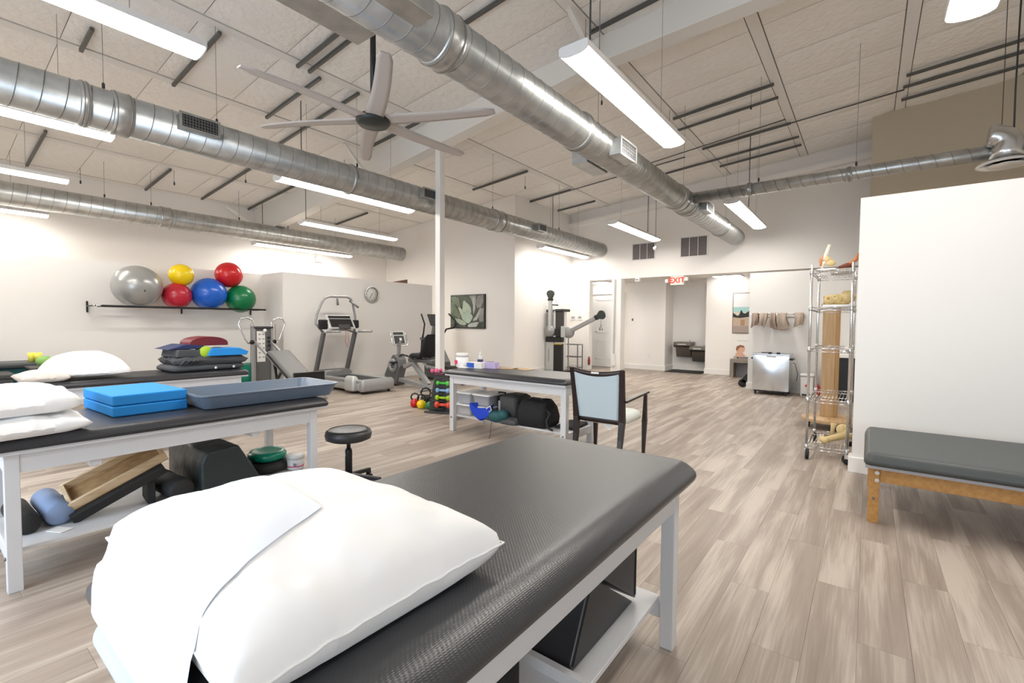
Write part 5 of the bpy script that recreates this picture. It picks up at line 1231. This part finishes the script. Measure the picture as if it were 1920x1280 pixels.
for s_, y0 in ((-1, -.14), (1, .18)):
    part('pull_up_bar', MB().tube([(.02, y0, .92), (.02, y0, 1.30), (.02, y0+s_*.03, 1.38), (.02, y0+s_*.12, 1.42), (.02, y0+s_*.22, 1.40), (.02, y0+s_*.26, 1.30), (.02, y0+s_*.15, 1.02), (.02, y0+s_*.10, .95), (.02, y0+s_*.02, .95)], .016, 10), W['chrome'], ic)
    part('pulley', MB().lathe([(.0001, -.012), (.04, -.012), (.04, .012), (.0001, .012)], 16, o=(.04, y0+s_*.04, .97), ax='x'), W['black'], ic)
    part('rail', MB().beam((.0, y0-s_*.02, .98), (.5, y0-s_*.02+.04, .70), .03, .045).beam((.5, y0-s_*.02+.04, .70), (1.55, y0-s_*.02+.1, .12), .03, .045), W['silver'], ic)
    part('cable', MB().tube([(.04, y0+s_*.06, 1.30), (.05, y0+s_*.08, .3)], .004, 5), W['cable'], ic)
CB = Matrix.Translation((.42, .08, .78)) @ Matrix.Rotation(math.radians(27.5), 4, 'Y')
part('glideboard', loft(MB(), 1.0, .40, [(.02, 0), (0, .012), (0, .045), (.012, .06), (.04, .064)], .04, rot=CB.to_3x3().to_4x4(), o=(.42+.44, .10, .78-.23)), mat('grey_board_pad', (.16, .16, .16), .5), ic)
part('board_edge', loft(MB(), 1.0, .42, [(0, -.02), (0, .0)], .03, rot=CB.to_3x3().to_4x4(), o=(.42+.44, .10, .78-.23)), W['black'], ic)
part('foot_platform', MB().box(1.42, 1.48, -.14, .40, .10, .50), W['black'], ic, bevel=.01)
part('rear_foot', MB().tube([(1.50, -.16, .03), (1.50, .42, .03)], .025, 10).tube([(1.45, -.12, .1), (1.50, -.16, .03)], .02, 8).tube([(1.45, .38, .1), (1.50, .42, .03)], .02, 8), W['silver'], ic)
part('base_bar', MB().tube([(0, -.28, .03), (0, .32, .03)], .025, 10).beam((0, .02, .04), (1.5, .1, .04), .05, .03), W['silver'], ic)
part('lift_arm', MB().beam((.35, .05, .72), (.55, .05, .06), .03, .04).beam((.70, .05, .5), (.25, .05, .06), .03, .04), W['blackm'], ic)

# ================================================================ RECUMBENT BIKE
bk = thing('recumbent_bike', 'grey recumbent bike with black seat between treadmill and elliptical', 'exercise bike', (-7.45, 6.4, 0))
part('front_housing', MB().prism([(-.86, .06), (-.84, .25), (-.70, .48), (-.58, .66), (-.50, .68), (-.38, .60), (-.34, .42), (-.42, .22), (-.46, .04)], -.11, .11), W['silverd'], bk, bevel=.03, seg=3)
part('flywheel_ring', MB().lathe([(.06, -.135), (.14, -.130), (.145, -.11), (.06, -.11), (.06, -.135)], 28, o=(-.55, 0, .44), ax='y', cap=False), W['silver'], bk)
part('crank_hub', MB().lathe([(.0001, -.15), (.035, -.15), (.04, -.11)], 16, o=(-.55, 0, .44), ax='y'), W['chrome'], bk)
part('pedal', MB().beam((-.55, -.15, .44), (-.40, -.15, .53), .02, .03).box(-.46, -.36, -.26, -.14, .50, .53), W['black'], bk); part('pedal', MB().beam((-.55, .15, .44), (-.70, .15, .35), .02, .03).box(-.74, -.64, .14, .26, .34, .37), W['black'], bk)
part('console_mast', MB().beam((-.50, 0, .64), (-.47, 0, .95), .07, .06), W['silver'], bk, bevel=.01)
CR = Matrix.Translation((-.48, 0, 1.02)) @ Matrix.Rotation(math.radians(-18), 4, 'Y')
part('console', MB().box(-.03, .0, -.17, .17, -.14, .16, CR), W['silverl'], bk, bevel=.02)
part('console_screen', MB().box(.001, .005, -.13, .13, .07, .13, CR).box(.001, .005, -.13, .13, -.12, .05, CR), W['blackm'], bk)
part('white_sticker', MB().box(.006, .008, .0, .06, -.06, .0, CR), W['paper'], bk)
part('front_handle', MB().tube([(-.50, -.19, 1.12), (-.44, -.20, .90), (-.38, -.12, .86), (-.38, .12, .86), (-.44, .20, .90), (-.50, .19, 1.12)], .014, 8), W['chrome'], bk)
part('main_rail', MB().beam((-.45, 0, .14), (.55, 0, .05), .10, .08).beam((.0, 0, .50), (.45, 0, .10), .09, .09).beam((-.30, 0, .42), (.05, 0, .56), .09, .09), W['silver'], bk, bevel=.01)
part('seat_rail', MB().box(-.12, .60, -.07, .07, .54, .62), W['silverd'], bk, bevel=.02)
part('seat_pad', loft(MB(), .34, .42, [(.02, 0), (0, .02), (0, .06), (.04, .09)], .08, o=(.22, 0, .64)), W['nylon'], bk)
m = MB()
def bkf2(u, v):
    x = (u-.5)*(.42-.10*v); d = .05*(1-(2*u-1)**2)
    return Vector((.40+.16*v+.02*(2*u-1)**2, x, .66+.46*v))
m.grid(bkf2, 8, 10); loft(m, .10, .40, [(.03, .0), (0, .05), (0, .34), (.03, .42), (.045, .46)], .05, rot=Matrix.Rotation(math.radians(18), 4, 'Y'), o=(.40, 0, .66))
part('seat_back', m, W['nylon'], bk)
for sy in (-1, 1): part('seat_handle', MB().tube([(.25, sy*.22, .62), (.10, sy*.26, .68), (-.06, sy*.26, .70), (-.16, sy*.24, .66)], .018, 8), W['black'], bk)
part('rear_foot', MB().tube([(.55, -.33, .035), (.55, .33, .035)], .032, 10), W['silver'], bk)
part('front_foot', MB().tube([(-.62, -.25, .035), (-.62, .25, .035)], .032, 10), W['silverd'], bk)

# ================================================================ ELLIPTICAL
ep = thing('elliptical_trainer', 'dark grey elliptical trainer half hidden behind the white post', 'gym machine', (-7.75, 7.6, 0))
part('drive_housing', MB().prism([(-.60, .06), (-.62, .55), (-.52, .95), (-.36, 1.10), (-.26, 1.05), (-.12, .70), (.05, .45), (.10, .06)], -.12, .12), mat('dark_machine_shell', (.09, .09, .09), .4), ep, bevel=.03, seg=3)
part('mast', MB().beam((-.42, 0, 1.0), (-.34, 0, 1.36), .10, .08), W['silverd'], ep, bevel=.01)
CR = Matrix.Translation((-.33, 0, 1.42)) @ Matrix.Rotation(math.radians(-25), 4, 'Y')
part('console', MB().box(-.03, .0, -.20, .20, -.15, .15, CR), W['darkcase'], ep, bevel=.02)
for sy in (-1, 1):
    part('moving_arm', MB().tube([(-.50, sy*.30, .50), (-.46, sy*.30, .98), (-.42, sy*.30, 1.10), (-.38, sy*.30, 1.32), (-.46, sy*.33, 1.55)], [.026, .024, .018, .018, .020], 10), W['blackm'], ep)
    part('arm_joint', MB().tube([(-.50, sy*.16, .98), (-.46, sy*.34, .98)], .035, 10), W['silverd'], ep)
    part('pedal_arm', MB().beam((-.50, sy*.30, .50), (-.30, sy*.26, .30), .04, .05).beam((-.40, sy*.24, .34), (.65, sy*.20, .22), .05, .06), W['silver'], ep, bevel=.008)
    part('foot_plate', loft(MB(), .38, .15, [(.01, 0), (0, .02), (-.01, .06)], .05, o=(.35, sy*.20, .33)), W['darkcase'], ep)
part('curved_handle', MB().tube([(-.20, .10, 1.05), (-.12, .14, 1.20), (.12, .14, 1.24), (.22, .12, 1.30), (.20, .10, 1.40), (.02, .08, 1.56)], .020, 8), W['blackm'], ep)
part('base_frame', MB().beam((-.60, 0, .05), (.80, 0, .05), .10, .07).tube([(.78, -.30, .04), (.78, .30, .04)], .035, 10).tube([(-.55, -.28, .04), (-.55, .28, .04)], .035, 10), W['silverd'], ep)
part('ramp_rail', MB().beam((-.05, -.2, .30), (.75, -.2, .10), .03, .03).beam((-.05, .2, .30), (.75, .2, .10), .03, .03), W['chrome'], ep)

# ================================================================ DUMBBELLS AND KETTLEBELLS
dt = thing('dumbbell_rack', 'dark tapered dumbbell rack standing before the white post', 'rack', (-5.12, 4.93, 0), math.radians(20))
part('rack_column', MB().prism([(-.17, 0), (.17, 0), (.07, .56), (-.07, .56)], -.09, .09), W['darkcase'], dt, bevel=.01)
for k in range(5):
    z = .08+.11*k; h = .20-.026*k; part('cradle', MB().box(-h*.55, h*.55, -.16+.012*k, .16-.012*k, z-.012, z), W['darkcase'], dt, bevel=.004)
part('rack_top', MB().box(-.08, .08, -.10, .10, .56, .60), mat('rack_top_maroon', (.10, .03, .05), .5), dt, bevel=.008)
part('foot', MB().box(-.20, .20, -.17, -.13, 0, .03).box(-.20, .20, .13, .17, 0, .03), W['darkcase'], dt, bevel=.006)
def dumbbell(label, loc, m, r, ln, rz):
    t = thing('dumbbell', label, 'dumbbell', loc, rz, 'vinyl dumbbells on the small rack')
    part('handle', MB().lathe([(r*.42, -ln/2), (r*.42, ln/2)], 12, ax='x'), W[m], t)
    for s_ in (-1, 1): part('head', MB().lathe([(.0001, s_*(ln/2-.0)), (r*.75, s_*ln/2), (r, s_*(ln/2+r*.35)), (r, s_*(ln/2+r*.8)), (r*.7, s_*(ln/2+r*1.15)), (.0001, s_*(ln/2+r*1.15))], 6 if r > .035 else 10, ax='x'), W[m], t)
rz0 = math.radians(20); cs0, sn0 = math.cos(rz0), math.sin(rz0)
def onrack(lx, ly, z): return (-5.12+lx*cs0-ly*sn0, 4.93+lx*sn0+ly*cs0, z)
for k, (m, nm, r, ln, z) in enumerate((('orange', 'coral red', .052, .13, .135), ('klime', 'lime green', .044, .13, .236), ('klblue', 'pale blue', .040, .12, .342), ('kgreen', 'bright green', .037, .11, .449))):
    off = .125-.018*k
    dumbbell(nm+' dumbbell on the near side of its tier of the small rack', onrack(.10-.01*k, -off-.02, z), m, r, ln, rz0)
    dumbbell(nm+' dumbbell on the far side of its tier of the small rack', onrack(-.10+.01*k, off+.02, z), m, r, ln, rz0)
dumbbell('pink dumbbell on the left of the top of the small rack', onrack(-.09, -.05, .62+.010), 'kpink', .030, .08, rz0+1.4)
dumbbell('pink dumbbell on the right of the top of the small rack', onrack(-.02, -.05, .62+.010), 'kpink', .030, .08, rz0+1.4)
def kettlebell(label, x, y, r, m, rz):
    t = thing('kettlebell', label, 'kettlebell', (x, y, 0), rz, 'kettlebells on the floor by the dumbbell rack')
    part('bell', MB().lathe([(.0001, 0), (r*.55, 0), (r*.85, r*.25), (r, r*.85), (r*.85, r*1.4), (r*.45, r*1.75), (.0001, r*1.8)], 20), W[m], t)
    part('handle', MB().tube([(-r*.55, 0, r*1.45), (-r*.85, 0, r*2.1), (-r*.6, 0, r*2.75), (0, 0, r*2.95), (r*.6, 0, r*2.75), (r*.85, 0, r*2.1), (r*.55, 0, r*1.45)], r*.17, 8), W['blackm'], t)
kettlebell('red kettlebell, leftmost before the dumbbell rack', -5.73, 4.94, .075, 'red', .6)
kettlebell('yellow kettlebell between the red and the green ones', -5.565, 4.93, .075, 'yellow', .6)
kettlebell('green kettlebell nearest the dumbbell rack', -5.42, 4.97, .066, 'green', .6)
kettlebell('larger black kettlebell behind the red and yellow ones', -5.74, 5.18, .095, 'rubber', .6)
kettlebell('smaller black kettlebell behind the green one', -5.53, 5.16, .08, 'rubber', .6)
